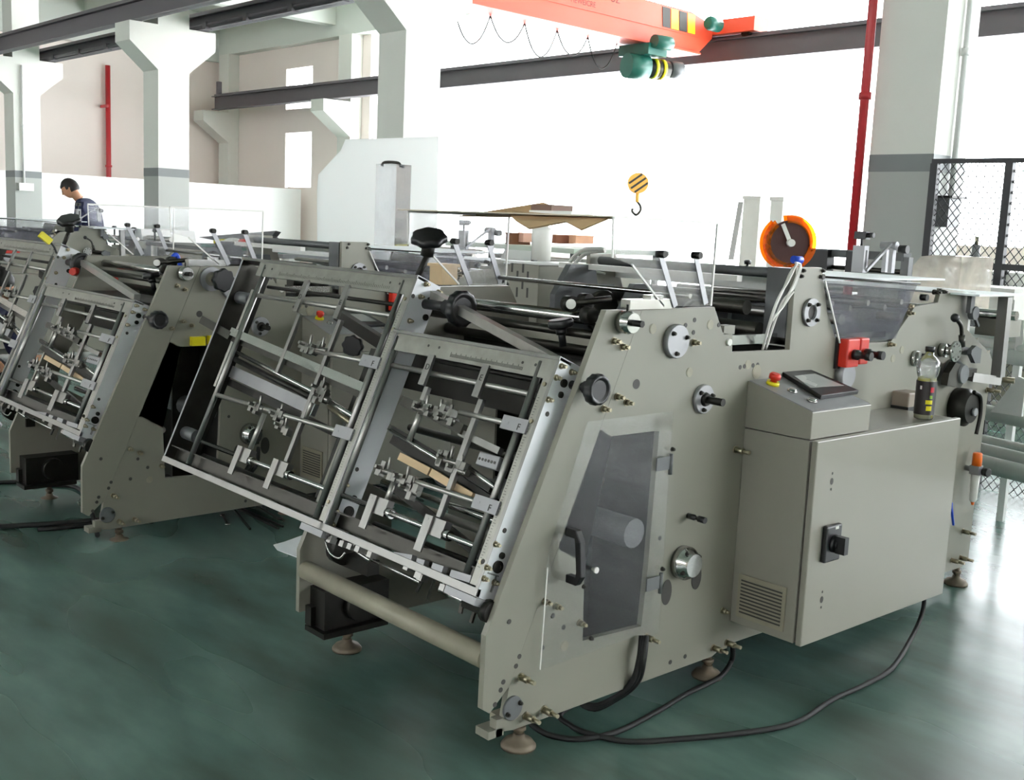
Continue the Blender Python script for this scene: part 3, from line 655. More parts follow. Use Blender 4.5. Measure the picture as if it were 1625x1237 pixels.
# ---- side guards of clear sheet with flat brackets and small knobs (near and far)
for gi, gx in enumerate((0., X2)):
    gp = [V((gx+.004, y, z)) for y, z in ((.405,1.64),(.41,1.52),(.50,1.50),(.66,1.37),(.90,1.368),(.905,1.642))]
    g = part('side_guard', MB().prism(gp, (.005,0,0)), hazeclear, label='clear acrylic side guard')
    ed = MB(); 
    ed.bar(gp[0]+V((.003,0,0)), gp[-1]+V((.003,0,0)), .009, .009); ed.bar(gp[-1]+V((.003,0,0)), gp[-2]+V((.003,0,0)), .006, .006); ed.bar(gp[2]+V((.003,0,0)), gp[3]+V((.003,0,0)), .006, .006); ed.bar(gp[0]+V((.003,0,0)), gp[1]+V((.003,0,0)), .006, .004)
    part('sheet_edge', ed, whitep, g)
    for a_, b_ in (((1048,403),(1072,486)), ((1104,405),(1120,482))):
        p_, q_ = on_x(*a_, .012), on_x(*b_, .012); p_.x += gx; q_.x += gx
        part('guard_bracket', MB().bar(p_, q_, .004, .022, (0,1,0)), plate_st, g)
        part('knob', MB().cyl(p_-V((.012,0,0)), p_+V((.022,0,0)), .012, 10), blackened, g)
# rear side guard, grey-hazed sheet and the white shelf above it
rg = [X('d',900,215,.012), X('d',1600,235,.012), X('d',1430,655,.012), X('d',1012,688,.012)]
g = part('side_guard', MB().prism(rg, (.005,0,0)), guardclear, label='hazy acrylic side guard on the near plate')
part('sheet_edge', MB().bar(rg[0]+V((.003,0,0)), rg[3]+V((.003,0,0)), .005,.005), whitep, g)
q0, q1 = X('d',870,185,-.01), X('d',1625,238,-.01); part('guard_rod', MB().cyl(q0, q1, .004, 8).lathe(q0-V((.02,0,0)),(1,0,0),[(0,.01),(.035,.01)],10), blackened)
part('delivery_shelf', MB().box(-.95,-.03,1.6,2.55,1.452,1.46), meshwhite, label='white sheet lying across the plates')
# interior behind rear guard
for k in range(6): part('transport_roller', MB().cyl((X2, 1.72+k*.13, 1.36-.02*(k%2)), (-.05, 1.72+k*.13, 1.36-.02*(k%2)), .012, 10), rodm)
for x in (-.9,-.7,-.5,-.3,-.15): part('belt_guide', MB().box(x,x+.02,1.66,2.5,1.22,1.33), greym)
# gauge block with black knob and lever assembly on the rear top
c = on_x(1365,410,-.5); gg = part('gauge_block', MB().box(c.x-.03,c.x+.03,c.y-.02,c.y+.02,1.46,c.z+.06), plate_st, label='white scale block')
part('gauge_marks', MB().box(c.x+.0301,c.x+.031,c.y-.006,c.y+.006,c.z-.05,c.z+.04), black, gg)
part('gauge_knob', MB().cyl((c.x,c.y,c.z+.06),(c.x,c.y,c.z+.09),.006,8).box(c.x-.03,c.x+.03,c.y-.02,c.y+.02,c.z+.09,c.z+.125).cyl((c.x+.03,c.y,c.z+.11),(c.x+.06,c.y,c.z+.11),.012,8), black, gg)
c = on_x(1412,412,-.45); lv = MB().bar((c.x-.05,c.y+.05,1.46),(c.x-.05,c.y+.05,1.60),.02,.03,(0,1,0)).bar((c.x,c.y+.02,1.46),(c.x,c.y+.02,1.59),.02,.03,(0,1,0)).bar((c.x,c.y-.2,1.47),(c.x,c.y,1.6),.012,.012).cyl((c.x-.06,c.y+.02,1.59),(c.x+.02,c.y+.02,1.59),.02,10)
part('lever_clamp', lv, plate_st); part('lever_knob', MB().cyl((c.x+.03,c.y+.03,1.575),(c.x+.07,c.y+.03,1.575),.02,12), black)
# ---- rear end: crank arms, wheels, lever, regulator
c = X('e',520,870); hw = part('indexing_wheel', MB().lathe(c,(1,0,0),[(0,.03),(.03,.03),(.032,.018),(.06,.018),(.062,.045),(.072,.045)],24), chrome, label='chrome indexing wheel with ring of holes')
for k in range(8):
    an = 2*PI*k/8; inst('bolt_hole', HOLE, hw, c+V((.0725,.033*math.cos(an),.033*math.sin(an)))).scale = (.6,.6,.6)
c = X('e',285,945); part('crank_ring', MB().ring(c,(1,0,0),.034,.024,.015,22).box(c.x+.01,c.x+.025,c.y-.01,c.y+.012,c.z-.03,c.z+.03), chrome)
part('crank_handle', MB().cyl(c+V((.02,.02,.012)), c+V((.02,.11,.008)), .010, 10), black)
c = X('e',650,585,.06); part('lever_ball', MB().sph(c,.019,16), black, label='black ball knob')
b0 = X('e',710,740,.06); b1 = X('e',712,840,.06)
part('lever_arm', MB().tube([c, X('e',700,650,.06), b0, b1], .009, 10).cyl(b0, b1, .014, 12), dark_st)
c = X('e',620,860,.03); c2 = X('e',770,885,.03); part('clamp_cylinder', MB().cyl(c, c2, .018, 14), blackened)
q = X('e',810,900,.03); part('hex_handle', MB().prism([X('e',a,b,.05) for a,b in ((800,830),(850,860),(835,985),(790,985),(755,905),(760,870))], (.02,0,0)), greym)
# dark gear & half guard near the bottle
c = X('e',600,1070); ge = part('drive_gear', MB().lathe(c,(1,0,0),[(0,.06),(.03,.062),(.05,.045),(.07,.04)],24), greym)
part('gear_arm', MB().prism([X('e',a,b,.03) for a,b in ((540,1070),(600,975),(635,990),(640,1050),(790,1030),(780,1090),(700,1110),(640,1200),(520,1180))], (.03,0,0)), dark_st)
c = X('m',280,305); part('motor_brake', MB().lathe(c,(1,0,0),[(0,.085),(.05,.085),(.06,.07),(.075,.066)],28), blackened, label='dark round motor end')
part('brake_hub', MB().lathe(c+V((.075,.01,-.015)),(1,0,0),[(0,.018),(.015,.018)],16), plate_st)
part('guard_hook', MB().tube([c+V((.08,-.01,.075)), c+V((.08,.055,.05)), c+V((.08,.075,-.03)), c+V((.08,.055,-.12))], .009, 8), blackened)
# steel C-frame at the rear with roller
a_, b_ = X('e',1100,400,.1), X('e',1030,1110,.1)
cf = part('guide_post', MB().bar(a_, b_, .045, .045, (0,1,0)), steel, label='square brown-grey steel post')
part('post_foot', MB().bar(X('e',790,1110,.05), X('e',1040,1145,.1), .03,.04), steel, cf)
part('post_bolt', MB().lathe(X('e',1075,1135,.1),(1,.3,0),[(0,.014),(.05,.014)],10), brass, cf)
tp = [V((.13,2.55,1.394)), V((.13,2.99,1.394)), V((-.9,2.99,1.394)), V((-.9,2.55,1.394))]
part('top_shelf', MB().prism(tp, (0,0,.008)), meshwhite, label='bright white shelf at the rear')
z_ = X('e',860,540,-.1); part('feed_roller', MB().cyl((z_.x-.8,z_.y,z_.z),(.08,z_.y,z_.z),.022,16), chrome)
part('angle_bracket', MB().box(-.1,.06,z_.y-.02,z_.y+.1,z_.z-.10,z_.z-.02), beige)
c = X('e',790,540,.02); part('cam_lever', MB().lathe(c,(1,0,0),[(0,.03),(.025,.03)],18).bar(c+V((.01,-.03,0)), c+V((.01,-.03,.09)), .02,.035,(0,1,0)).bar(c+V((.01,0,0)),c+V((.01,.06,-.06)),.012,.012), greym)
for a_, b_ in ((455,355),(510,350)): inst('screw', B_SM, pl, X('e',a_,b_,-.005), label=None).scale = (3,1.4,1.4)
part('knurled_knob', MB().lathe(X('e',345,400,-.03),(1,0,0),[(0,.014),(.03,.014)],10), black, pl)
# air filter regulator
c = on_x(1549,745,.05)
rg_ = part('air_regulator', MB().box(c.x-.022,c.x+.022,c.y-.022,c.y+.022,c.z-.02,c.z+.02).cyl(c-V((.05,0,0)),c,.012,10), plate_st, label='air filter regulator')
part('regulator_cap', MB().lathe((c.x,c.y,c.z+.02),(0,0,1),[(0,.022),(.055,.021),(.06,.017)],16), orangep, rg_, label='orange adjusting cap')
part('filter_bowl', MB().lathe((c.x,c.y,c.z-.15),(0,0,1),[(0,.012),(.01,.017),(.13,.02)],16), whitep, rg_)
part('drain_valve', MB().lathe((c.x,c.y,c.z-.165),(0,0,1),[(0,.006),(.015,.009)],10), orangep, rg_)
gc = c+V((.03,.045,-.005)); part('pressure_gauge', MB().lathe(gc-V((0,.03,0)),(.7,-.2,0),[(0,.02),(.025,.02),(.027,.017)],18), black, rg_)
part('air_hose', MB().tube([on_x(1510,797,.02), on_x(1511,815,.03), on_x(1513,832,.02)], .006, 8), bluep, label='short blue air hose')
put(B_LONG, 'standoff_bolt', pl, [('m',320,1028),('m',255,1195),('m',305,1180),('m',460,212)])
put(PLUG, 'plug', pl, [('e',955,885),('e',850,775),('e',940,885)], s=.35)

# ================================================================== THE TWO BLANK HOPPERS, leaning frames in front of the machine
TH = math.radians(23.3); HT = V((0, math.sin(TH), math.cos(TH))); HN = V((0, -math.cos(TH), math.sin(TH))); HO = V((0, -.02, .55)); EX = V((1,0,0))
def H(x, s, d=0.): return HO + EX*x + HT*s + HN*d
def HZ(z, a, b, d=0.):  # point of the leaning plane behind a place in the photograph
    px, py = P(z, a, b); r = ray(px, py); p = CAM + r*(((HO-CAM).dot(HN)+d)/r.dot(HN)); return p.x, (p-HO).dot(HT)
def hbox(mb, x0, x1, s0, s1, d0, d1): return mb.obox(H((x0+x1)/2, (s0+s1)/2, (d0+d1)/2), EX*((x1-x0)/2), HT*((s1-s0)/2), HN*((d1-d0)/2))
def hrod(mb, x0, s0, x1, s1, r, d=0., n=10): return mb.cyl(H(x0,s0,d), H(x1,s1,d), r, n)
def ticks(x0, x1, s0, s1, d, n, along='s'):
    mb = MB()
    for k in range(n):
        t = (k+.5)/n; L = .55 if k % 5 else .85
        if along == 's': ss = s0+(s1-s0)*t; hbox(mb, x0, x0+(x1-x0)*L, ss-.0007, ss+.0007, d, d+.0006)
        else: xx = x0+(x1-x0)*t; hbox(mb, xx-.0007, xx+.0007, s0, s0+(s1-s0)*L, d, d+.0006)
    return mb
def hopper(x0, x1, top, dL, dR, vbars, label, plates, data):
    """x0..x1 across, 0..top up the lean; plates = (left?, right?)"""
    fr = MB(); hbox(fr, x0, x1, -.03, -.004, -.012, .004)
    fr_o = part('hopper_frame', fr, steel, label=label, bev=.0015)
    tr2 = MB(); hbox(tr2, x0, x1, top-.0, top+.012, -.05, .006); part('top_rail', tr2, steel, fr_o, bev=.0015)
    ch = MB(); hbox(ch, x0+.01, x1, -.004, .045, -.055, -.045); hbox(ch, x0+.01, x1, .045, .05, -.06, -.01); part('bottom_channel', ch, dark_st, fr_o)
    tr_ = MB(); hbox(tr_, x0+.16 if plates[0] else x0, x1-.04, top-.062, top-.0, -.01, -.003); part('top_scale', tr_, rulerm, fr_o, label='engraved steel scale along the top')
    part('scale_ticks', ticks(x0+.35, x1-.15, top-.05, top-.03, -.0029, 70, 'x'), tickm, fr_o, kind='stuff')
    for xx in (x0+.22, x0+.28, x1-.16, x1-.10): part('scale_hole', MB().cyl(H(xx, top-.025, -.0035), H(xx, top-.025, -.002), .005, 8), tickm, fr_o)
    if plates[0]:
        sp = MB(); hbox(sp, x0, x0+.01, -.02, top, -.115, 0); part('side_rail', sp, dark_st, fr_o)
        e = MB(); hbox(e, x0-.001, x0+.011, -.02, top, 0, .0015); part('rail_edge', e, plate_st, fr_o)
    sp = MB(); hbox(sp, x1-.012, x1, -.03, top+.014, -.11, .002); rp = part('side_rail', sp, railm, fr_o, label='broad bright side rail', bev=.001)
    sc_ = MB(); hbox(sc_, x1-.046, x1-.013, .0, top, -.008, -.001); part('side_scale', sc_, rulerm, fr_o, label='engraved vertical scale')
    part('scale_ticks', ticks(x1-.04, x1-.026, .05, top-.12, -.0009, int(top*85)), tickm, fr_o, kind='stuff')
    cs_ = MB()
    for ss in (.07, top-.08, top-.2): cs_.cyl(H(x1-.03, ss, -.001), H(x1-.03, ss, .004), .007, 10)
    part('scale_screw', cs_, brass, fr_o)
    e = MB(); hbox(e, x1-.013, x1-.0, -.03, top, .002, .0032); part('rail_edge', e, steel, fr_o)
    # round rods up the two sides and dark inner bars
    for xx in ((x0+.21 if plates[0] else x0+.03), x1-.085):
        part('side_rod', hrod(MB(), xx, .0, xx, top-.01, .012, -.012), steel, fr_o)
    if plates[0]:
        ib = MB(); hbox(ib, x0+.085, x0+.11, 0, top, -.10, -.07); hbox(ib, x0+.15, x0+.165, 0, top-.02, -.06, -.035); part('inner_bar', ib, blackened, fr_o)
        ib = MB(); hbox(ib, x0+.125, x0+.145, .35, top-.12, -.05, -.03); part('inner_bar', ib, rodm, fr_o)
        for ss in (top-.16, .12): part('roller_bearing', hrod(MB(), x0+.01, ss, x0+.12, ss, .028, -.05, 14), greym, fr_o)
    ib = MB(); hbox(ib, x1-.135, x1-.10, 0, top-.06, -.14, -.09); part('inner_bar', ib, blackened, fr_o)
    # cross rods with the hanging letter plates
    rs = top-data['rod']; part('cross_rod', hrod(MB(), x0+(.2 if plates[0] else .02), rs, x1-.075, rs, .0095, -.02), rodm, fr_o)
    part('cross_rod', hrod(MB(), x0+.2, rs+.055, x1-.1, rs+.055, .008, -.06), blackened, fr_o)
    for (xx, s_lo, L) in vbars:
        b = MB(); hbox(b, xx-.016, xx+.016, rs-.05, top-.055, -.008, .004); b.cyl(H(xx, rs-.035, .004), H(xx, rs-.035, .005), .004, 8)
        lp_ = part('letter_plate', b, steel, fr_o, bev=.001)
        text('letter', L, .03, tickm, fr_o, H(xx-.008, rs+.005, .005), EX, HT)
        bb = MB(); hbox(bb, xx+.008, xx+.03, s_lo, rs-.05, -.025, -.008); part('vertical_bar', bb, steel, fr_o, bev=.002)
    for (s_, xa, xb, L) in data['fblocks']:
        b = MB(); hbox(b, x1-.15, x1-.035, s_-.022, s_+.022, -.004, .006); b.cyl(H(x1-.12, s_, .006), H(x1-.12, s_, .007), .004, 8); part('slider_block', b, plate_st, fr_o, bev=.002)
        if L: text('letter', L, .03, tickm, fr_o, H(x1-.075, s_-.016, .007), EX, HT)
        part('cross_rod', hrod(MB(), xa, s_+data['fs'], x1-.14, s_, .0095, -.012), rodm, fr_o)
    # low rod with the angle stops
    s_ = .108; part('cross_rod', hrod(MB(), x0+(.25 if plates[0] else .03), s_, x1-.09, s_, .010, -.015), chrome, fr_o)
    part('cross_rod', hrod(MB(), x0+.2, s_-.055, x1-.09, s_-.055, .012, -.07), blackened, fr_o)
    for xx in data['stops']:
        b = MB(); hbox(b, xx-.022, xx+.016, .03, .148, .0, .006); hbox(b, xx+.01, xx+.075, .09, .147, -.03, -.002); b.cyl(H(xx-.003, .135, .006), H(xx-.003, .135, .007), .004, 8)
        part('angle_stop', b, steel, fr_o, bev=.001)
        c_ = MB(); hrod(c_, xx+.075, s_, xx+.10, s_, .017, -.015, 14); part('stop_collar', c_, chrome, fr_o)
    for (xx, a_, b_) in data['vrods']:
        part('vertical_rod', hrod(MB(), xx, a_, xx+.004, b_, .0105, -.02), rodm, fr_o)
    # clusters of small clamps
    for (xx, ss, dd) in data['clamps']:
        b = MB()
        for k in range(4):
            ox, os_ = random.uniform(-.045,.045), random.uniform(-.018,.022)
            hbox(b, xx+ox-.012, xx+ox+.012, ss+os_-.014, ss+os_+.014, dd-.012, dd+.014)
        b.cyl(H(xx-.05,ss,dd), H(xx+.05,ss,dd), .011, 10); b.cyl(H(xx+.01,ss,dd), H(xx+.01,ss+.05,dd+.01), .005, 8); b.cyl(H(xx-.02,ss+.005,dd), H(xx-.02,ss+.005,dd+.035), .007, 8)
        part('rod_clamp', b, clampm, fr_o, bev=.0015)
    for (xa, sa, xb, sb, w_, d_, m_, nm) in data['slants']:
        b = MB().bar(H(xa,sa,d_), H(xb,sb,d_), .02, w_, HT) if nm != 'piston_rod' else MB().cyl(H(xa,sa,d_), H(xb,sb,d_), w_, 12)
        part(nm, b, m_, fr_o)
    # hardware on the face of the right side rail
    for z, a_, b_ in data['bolts']: inst('bolt', B_STD, fr_o, X(z, a_, b_, x1), label=None).scale = (.75,.8,.8)
    for z, a_, b_, r in data['rings']:
        c_ = X(z, a_, b_, x1); part('rail_bearing', MB().ring(c_,(1,0,0),r,r*.5,.006,20).lathe(c_,(1,0,0),[(0,r*.5),(.003,r*.5)],14), blackened, fr_o)
    for z, a_, b_ in data['holes']:
        inst('bolt_hole', HOLE, fr_o, X(z, a_, b_, x1))
    for z, a_, b_, dx, r in data['knobs']:
        c_ = X(z, a_, b_, x1+dx); star_knob('adjusting_knob', c_, (1,.0,0), r, .035, 12, parent=fr_o, stem=dx+.0, label='black dished adjusting knob')
    b = MB()
    for ss in (-.035,): hbox(b, x1-.14, x1+.005, -.055, -.031, -.10, .002)
    part('foot_plate', b, plate_st, fr_o, bev=.001)
    return fr_o
h1d = dict(rod=.145, fs=-.002, fblocks=[(.592,-1.40,0,'F'),(.318,-1.98,0,'')], stops=(-1.61,-1.325), vrods=[(-1.575,.15,.30),(-1.28,.33,.43)],
  clamps=[(-1.43,.60,-.01),(-1.34,.60,-.01),(-1.25,.45,-.02),(-1.22,.42,-.02),(-1.62,.315,-.01),(-1.45,.305,-.012),(-1.40,.27,-.02)],
  slants=[(-2.385,.625,-2.07,.578,.036,-.02,dark_st,'slanted_bar'),(-2.08,.60,-.97,.495,.034,-.02,chrome,'slanted_bar'),(-2.07,.57,-.97,.465,.022,-.035,dark_st,'slanted_bar'),
    (-2.12,.50,-1.30,.405,.020,-.06,blackened,'slanted_bar'),(-2.10,.44,-1.33,.375,.05,-.08,plate_st,'slanted_bar'),(-2.2,.40,-1.0,.30,.03,-.11,blackened,'slanted_bar'),
    (-2.01,.520,-1.30,.435,.009,-.03,chrome,'piston_rod'),(-2.01,.488,-1.30,.412,.012,-.05,blackened,'piston_rod'),(-1.2,.42,-.99,.385,.011,-.03,chrome,'piston_rod'),(-1.2,.40,-.99,.355,.011,-.05,brass,'piston_rod')],
  bolts=[('B',805,325),('B',895,380),('B',765,415),('B',685,590),('D',1365,680),('D',1290,865),('D',1265,965),('D',1370,1000)],
  rings=[('D',1388,878,.021),('D',1427,780,.011),('B',832,445,.014),('B',800,565,.012)], holes=[('B',680,720),('D',1450,570),('B',712,410)], knobs=[('B',1040,500,.19,.066)])
h1 = hopper(-2.2, -.885, .925, 0, 0, [(-1.605,.47,'D'),(-1.305,.15,'E')], 'left blank hopper, the larger leaning steel frame', (True, True), h1d)
h2d = dict(rod=.115, fs=-.002, fblocks=[(.494,-.42,0,'F'),(.235,-.74,0,'F')], stops=(-.672,-.362), vrods=[(-.628,.36,.50),(-.63,.13,.22)],
  clamps=[(-.60,.47,-.01),(-.53,.47,-.015),(-.47,.46,-.015),(-.40,.33,-.02),(-.34,.31,-.02),(-.67,.235,-.005),(-.56,.225,-.005),(-.52,.20,-.01)],
  slants=[(-.74,.485,-.38,.44,.034,-.02,dark_st,'slanted_bar'),(-.40,.43,-.19,.405,.022,-.03,steel,'slanted_bar'),(-.78,.385,-.18,.285,.02,-.04,blackened,'slanted_bar'),(-.78,.355,-.18,.245,.04,-.07,blackened,'slanted_bar'),
    (-.68,.30,-.50,.28,.026,-.05,wood,'wooden_strip'),(-.49,.28,-.26,.245,.026,-.05,wood,'wooden_strip'),(-.76,.375,-.42,.32,.008,-.03,chrome,'piston_rod'),(-.31,.33,-.15,.292,.009,-.03,chrome,'piston_rod'),(-.78,.20,-.2,.08,.03,-.13,blackened,'slanted_bar')],
  bolts=[('G',1055,543),('G',1103,572),('G',1030,598),('G',992,703),('E',1010,858),('E',960,988),('E',945,1050),('E',1003,1072)],
  rings=[('E',1022,985,.019),('E',1045,922,.010),('G',1065,625,.013),('G',1050,680,.010)], holes=[('G',988,772),('E',1062,782),('E',940,955)], knobs=[('G',1205,652,.09,.049)])
h2 = hopper(-.91, -.045, .715, 0, 0, [(-.648,.50,'D'),(-.36,.15,'E')], 'right blank hopper between the side plates', (False, True), h2d)
# white perforated block and small parts on hopper 2
b = MB(); hbox(b, -.285, -.185, .345, .39, -.05, -.03); o = part('perforated_block', b, plate_st, h2, bev=.004)
b = MB()
for k in range(6): b.cyl(H(-.272+k*.0145,.367,-.0299), H(-.272+k*.0145,.367,-.029), .005, 8)
part('block_holes', b, tickm, h2)
# hand bar joining the hopper tops, big hand wheel, sensor fittings under the rail
part('hand_bar', MB().bar(on_x(688,468,-.87), on_x(880,572,-.09), .03, .032), rodm, h1, label='shiny flat bar joining the two hopper tops')
st0 = V(on_y(655,433,.36)); wc = on_y(681,384,.40); st0.y = .36
ax = V((-.32,-.10,.94))
star_knob('height_handwheel', wc, (.30,-.30,.90), .066, .032, 7, parent=h1, dish=False, label='large black hand wheel on a bent stem')
part('handwheel_stem', MB().cyl(st0-V((0,0,.05)), wc-V((0,0,.04)), .012, 12).cyl(wc-V((.01,0,.05)), wc, .024, 12), blackened, h1)
_x, _s = HZ('A',1430,770,-.16); c_ = H(_x,_s,-.16); star_knob('rear_knob', c_, (.6,-.8,0), .044, .03, 8, parent=h1, dish=False)
b = MB(); b.bar(H(-1.62,.80,-.20), H(-1.05,.66,-.28), .03, .05); part('pivot_arm', b, blackened, h1)
b = MB(); hbox(b, -1.13, -1.07, .0, .66, -.10, -.085); part('inner_bar', b, blackened, h1)
# gripper assembly under the hopper rail
gr_ = MB(); q0 = on_x(470*.2462+440,200*.2462+820,-.7)
def UB(a, b_, d=-.05): px, py = 440+a*.2462, 820+b_*.2462; r = ray(px, py); p = CAM + r*(((HO-CAM).dot(HN)+d)/r.dot(HN)); return p
ua = MB().cyl(UB(470,195), UB(600,280), .007, 8).cyl(UB(600,270), UB(920,420), .006, 8).cyl(UB(1050,470), UB(1200,540), .009, 10)
part('lower_rod', ua, chrome, h2)
for a_, b_, n_ in ((870,310,3),(945,370,3),(960,330,2),(1075,435,1),(1135,455,1),(1190,475,1),(1240,495,2),(500,180,1),(540,200,1),(597,220,1),(350,130,2),(430,150,1)):
    mb = MB(); p_ = UB(a_, b_, -.03)
    for k in range(n_): mb.obox(p_+V((random.uniform(-.02,.02),0,random.uniform(-.015,.015))), EX*.012, HT*.010, HN*.014)
    mb.cyl(p_-HT*.012, p_+HT*.016, .006, 8); part('small_clamp', mb, clampm, h2)
for a_, b_, c2, d2 in ((1010,320,1080,345),(1130,365,1260,405),(760,250,880,270),(910,290,960,305)):
    part('bright_stop', MB().bar(UB(a_,b_,-.01), UB(c2,d2,-.01), .02, .022, HT), plate_st, h2)
for a_, b_, c2, d2 in ((940,400,900,480),(1010,410,970,530),(1200,500,1180,620),(1310,480,1250,680)):
    part('sensor_finger', MB().bar(UB(a_,b_,-.05), UB(c2,d2,-.06), .012, .008), dark_st, h2)
part('cam_lever', MB().lathe(UB(390,200,-.1), EX, [(0,.05),(.05,.05)], 18).bar(UB(450,260,-.14), UB(620,330,-.14), .05, .05), blackened, h2)
part('curved_strap', MB().tube([UB(310,150,-.04), UB(340,230,-.04), UB(400,265,-.04), UB(435,230,-.04)], .004, 6), chrome, h2)
part('follower', MB().lathe(UB(1350,600,-.06), EX, [(0,.035),(.03,.035)], 14).bar(UB(1210,540,-.06), UB(1350,600,-.06), .03, .03), blackened, h2)

# ================================================================== THE OTHER MACHINES
bpy.context.view_layer.update(); index_kids()
skip = ('guard_door', 'tie_tube')
M2 = copy_tree(M1, None, skip); M2.location = R0 + V((-2.8, -.13, -.02)); M2['label'] = 'second carton forming machine left of the near one, its side plate open'
for ch in M2.children:
    if ch.name.startswith('hopper_frame'):
        if ch['label'].startswith('left'): ch.location.x -= .40; hbs = [q for q in ch.children if q.name.startswith('hand_bar')][0]; hbs.scale.x = 1.51; hbs.location.x += .18
        else: ch.scale = (1.45, .92, .92); ch.location += V((.475*(1-1.45), -1.38*.08, .88*.08))
M3 = copy_tree(M1, None, skip + ('hopper_frame',)); M3.location = R0 + V((-9.2, -.25, 0)); M3['label'] = 'farthest beige machine at the left, with the man in navy behind it'

# ================================================================== LOOSE THINGS ON AND AROUND THE NEAR MACHINE
# bottle
bp = on_z(1465, 664, .934); ROOT[1] = V(bp)
bt = thing('drink_bottle', 'half-empty clear drink bottle with black and yellow label on the cabinet', 'bottle', bp)
part('bottle_body', MB().lathe(bp, (0,0,1), [(0,.028),(.004,.036),(.03,.038),(.15,.037),(.16,.034),(.175,.040),(.20,.044),(.225,.040),(.24,.028),(.25,.016),(.265,.015)], 28), mat('clear_bottle_plastic', (235,238,238), .05, var=0, trans=.0, spec=.6) and clear_mat('bottle_clear', (225,228,228), haze=.35, gloss=.12), bt)
part('drink', MB().lathe(bp+V((0,0,.003)), (0,0,1), [(0,.027),(.004,.034),(.03,.0365),(.148,.0355),(.160,.032)], 24), mat('yellow_tea', (196,190,70), .2, var=0), bt, label='yellowish drink up to above the label')
part('bottle_label', MB().lathe(bp+V((0,0,.02)), (0,0,1), [(0,.0385),(.13,.0385)], 28, cap=False), mat('label_black', (38,32,34), .35, var=0), bt, label='black printed label')
vd = (CAM-bp); vd.z = 0; vd.normalize(); sd = V((-vd.y, vd.x, 0))
def patch(name, a0, a1, z0, z1, m_, r=.0390):
    mb = MB(); n = 6; vs = []
    for k in range(n+1):
        a = a0+(a1-a0)*k/n; d = vd*math.cos(a)+sd*math.sin(a); vs += [bp+d*r+V((0,0,z0)), bp+d*r+V((0,0,z1))]
    mb.add(vs, [(2*k, 2*k+2, 2*k+3, 2*k+1) for k in range(n)]); return part(name, mb, m_, bt)
patch('label_patch', .05, .75, .062, .078, yellowp); patch('label_patch', .15, .72, .092-.055, .055, yellowp); patch('label_patch', .42, .72, .083, .096, mat('label_green', (130,170,50), .4, var=0)); patch('label_patch', .45, .85, .108, .128, mat('label_red', (190,30,50), .4, var=0)); patch('label_patch', -.6, -.4, .118, .132, whitep)
part('bottle_cap', MB().lathe(bp+V((0,0,.262)), (0,0,1), [(0,.018),(.018,.018),(.02,.015)], 18), black, bt)
# small grey gearmotor-like box beside the bottle
p0, p1 = on_z(1412, 655, .934), on_z(1452, 655, .934)
c_ = on_x(1437, 632, .03); ROOT[0] = M1; ROOT[1] = R0
mb = MB().obox(c_+V((0,.0,0)), (.045,0,0), (0,.055,0), (0,0,.032)); part('terminal_box', mb, mat('taupe_plastic', (140,128,116), .5), bev=.006, label='taupe terminal box')
part('terminal_base', MB().obox(c_+V((0,0,-.038)), (.048,0,0), (0,.06,0), (0,0,.012)), black)
# white cable looms hanging over the post
def cable(name, pts, r, m_, label, group=None, cat='cable', kind=None): return solo(name, MB().tube(pts, r, 8), m_, label, cat, group, kind=kind)
for k, (a, b, c, d, e) in enumerate((((700,90),(640,160),(590,280),(520,440),(430,740)), ((680,80),(720,110),(660,280),(570,400),(455,735)), ((665,300),(640,330),(580,420),(500,520),(462,640)), ((690,85),(625,220),(560,330),(500,480),(440,700)), ((715,100),(690,180),(660,260),(610,350),(520,520)))):
    pts = [X('d', *q, .012+.007*k) for q in (a, b, c, d)] + [X('d', *e, -.03)]
    cable('white_cable_loop', pts, .0045, whitep, ('white cable loop ' + ('nearest the blue clip','second from the clip','short one ending midway down the notch','leftmost of the bundle','rightmost, against the post')[k] + ', draped over the bearing post'), 'white cables over the bearing post')
solo('cable_tie', MB().cyl(X('d',665,55,.0), X('d',722,60,.0), .014, 12), bluep, 'blue clip bundling the white cables at the top', 'clip')
# cables on the floor, from the photograph's positions on the ground
def G0(px, py, z=.012): return on_z(px, py, z)
k0 = [on_x(1466,948,.15), on_x(1463,975,.15)]
cable('power_cable', [on_x(1467,938,.2), on_x(1464,970,.2), G0(1447,1010,.03), G0(1415,1060), G0(1370,1087), G0(1320,1110), G0(1262,1146), G0(1180,1162), G0(1080,1172), G0(1000,1176), G0(940,1165), G0(905,1150), G0(893,1128,.03), V((-.05,.62,.10))], .0095, rubber, 'long black power cable curving across the floor from the cabinet')
cable('power_cable', [V((-.03,1.20,.13)), G0(1163,1028,.1), G0(1160,1050,.03), G0(1140,1075), G0(1090,1100), G0(1040,1130), G0(980,1160), G0(920,1172), G0(870,1165), G0(842,1148,.03)], .0095, rubber, 'black cable looping back under the machine front, crossing the long cable')
for k in range(3):
    dx = .012*k
    cable('door_cable', [on_x(1018+4*k,1008,.015+dx), on_x(1014+4*k,1045,.03+dx), on_x(1003+5*k,1080,.02), on_x(975+4*k,1106,-.03), on_x(935,1118+3*k,-.10), V((-.25,.55,.04))], .009, rubber, ('left','middle','right')[k] + ' of three black cables curving down below the guard door', 'black cables below the guard door')
cable('power_cable', [G0(-60,838), G0(60,832), G0(140,826), G0(215,822), G0(270,805), G0(300,785,.03), V((-2.76,.62,.25)), V((-2.78,.72,.33))], .014, rubber, 'thick black cable along the floor under the second machine')
cable('power_cable', [V((-2.77,.75,.40)), V((-2.75,.70,.28)), G0(330,790,.03), G0(290,812), G0(230,826), G0(150,832), G0(60,840)], .011, rubber, 'black cable hanging from the side plate of the second machine')
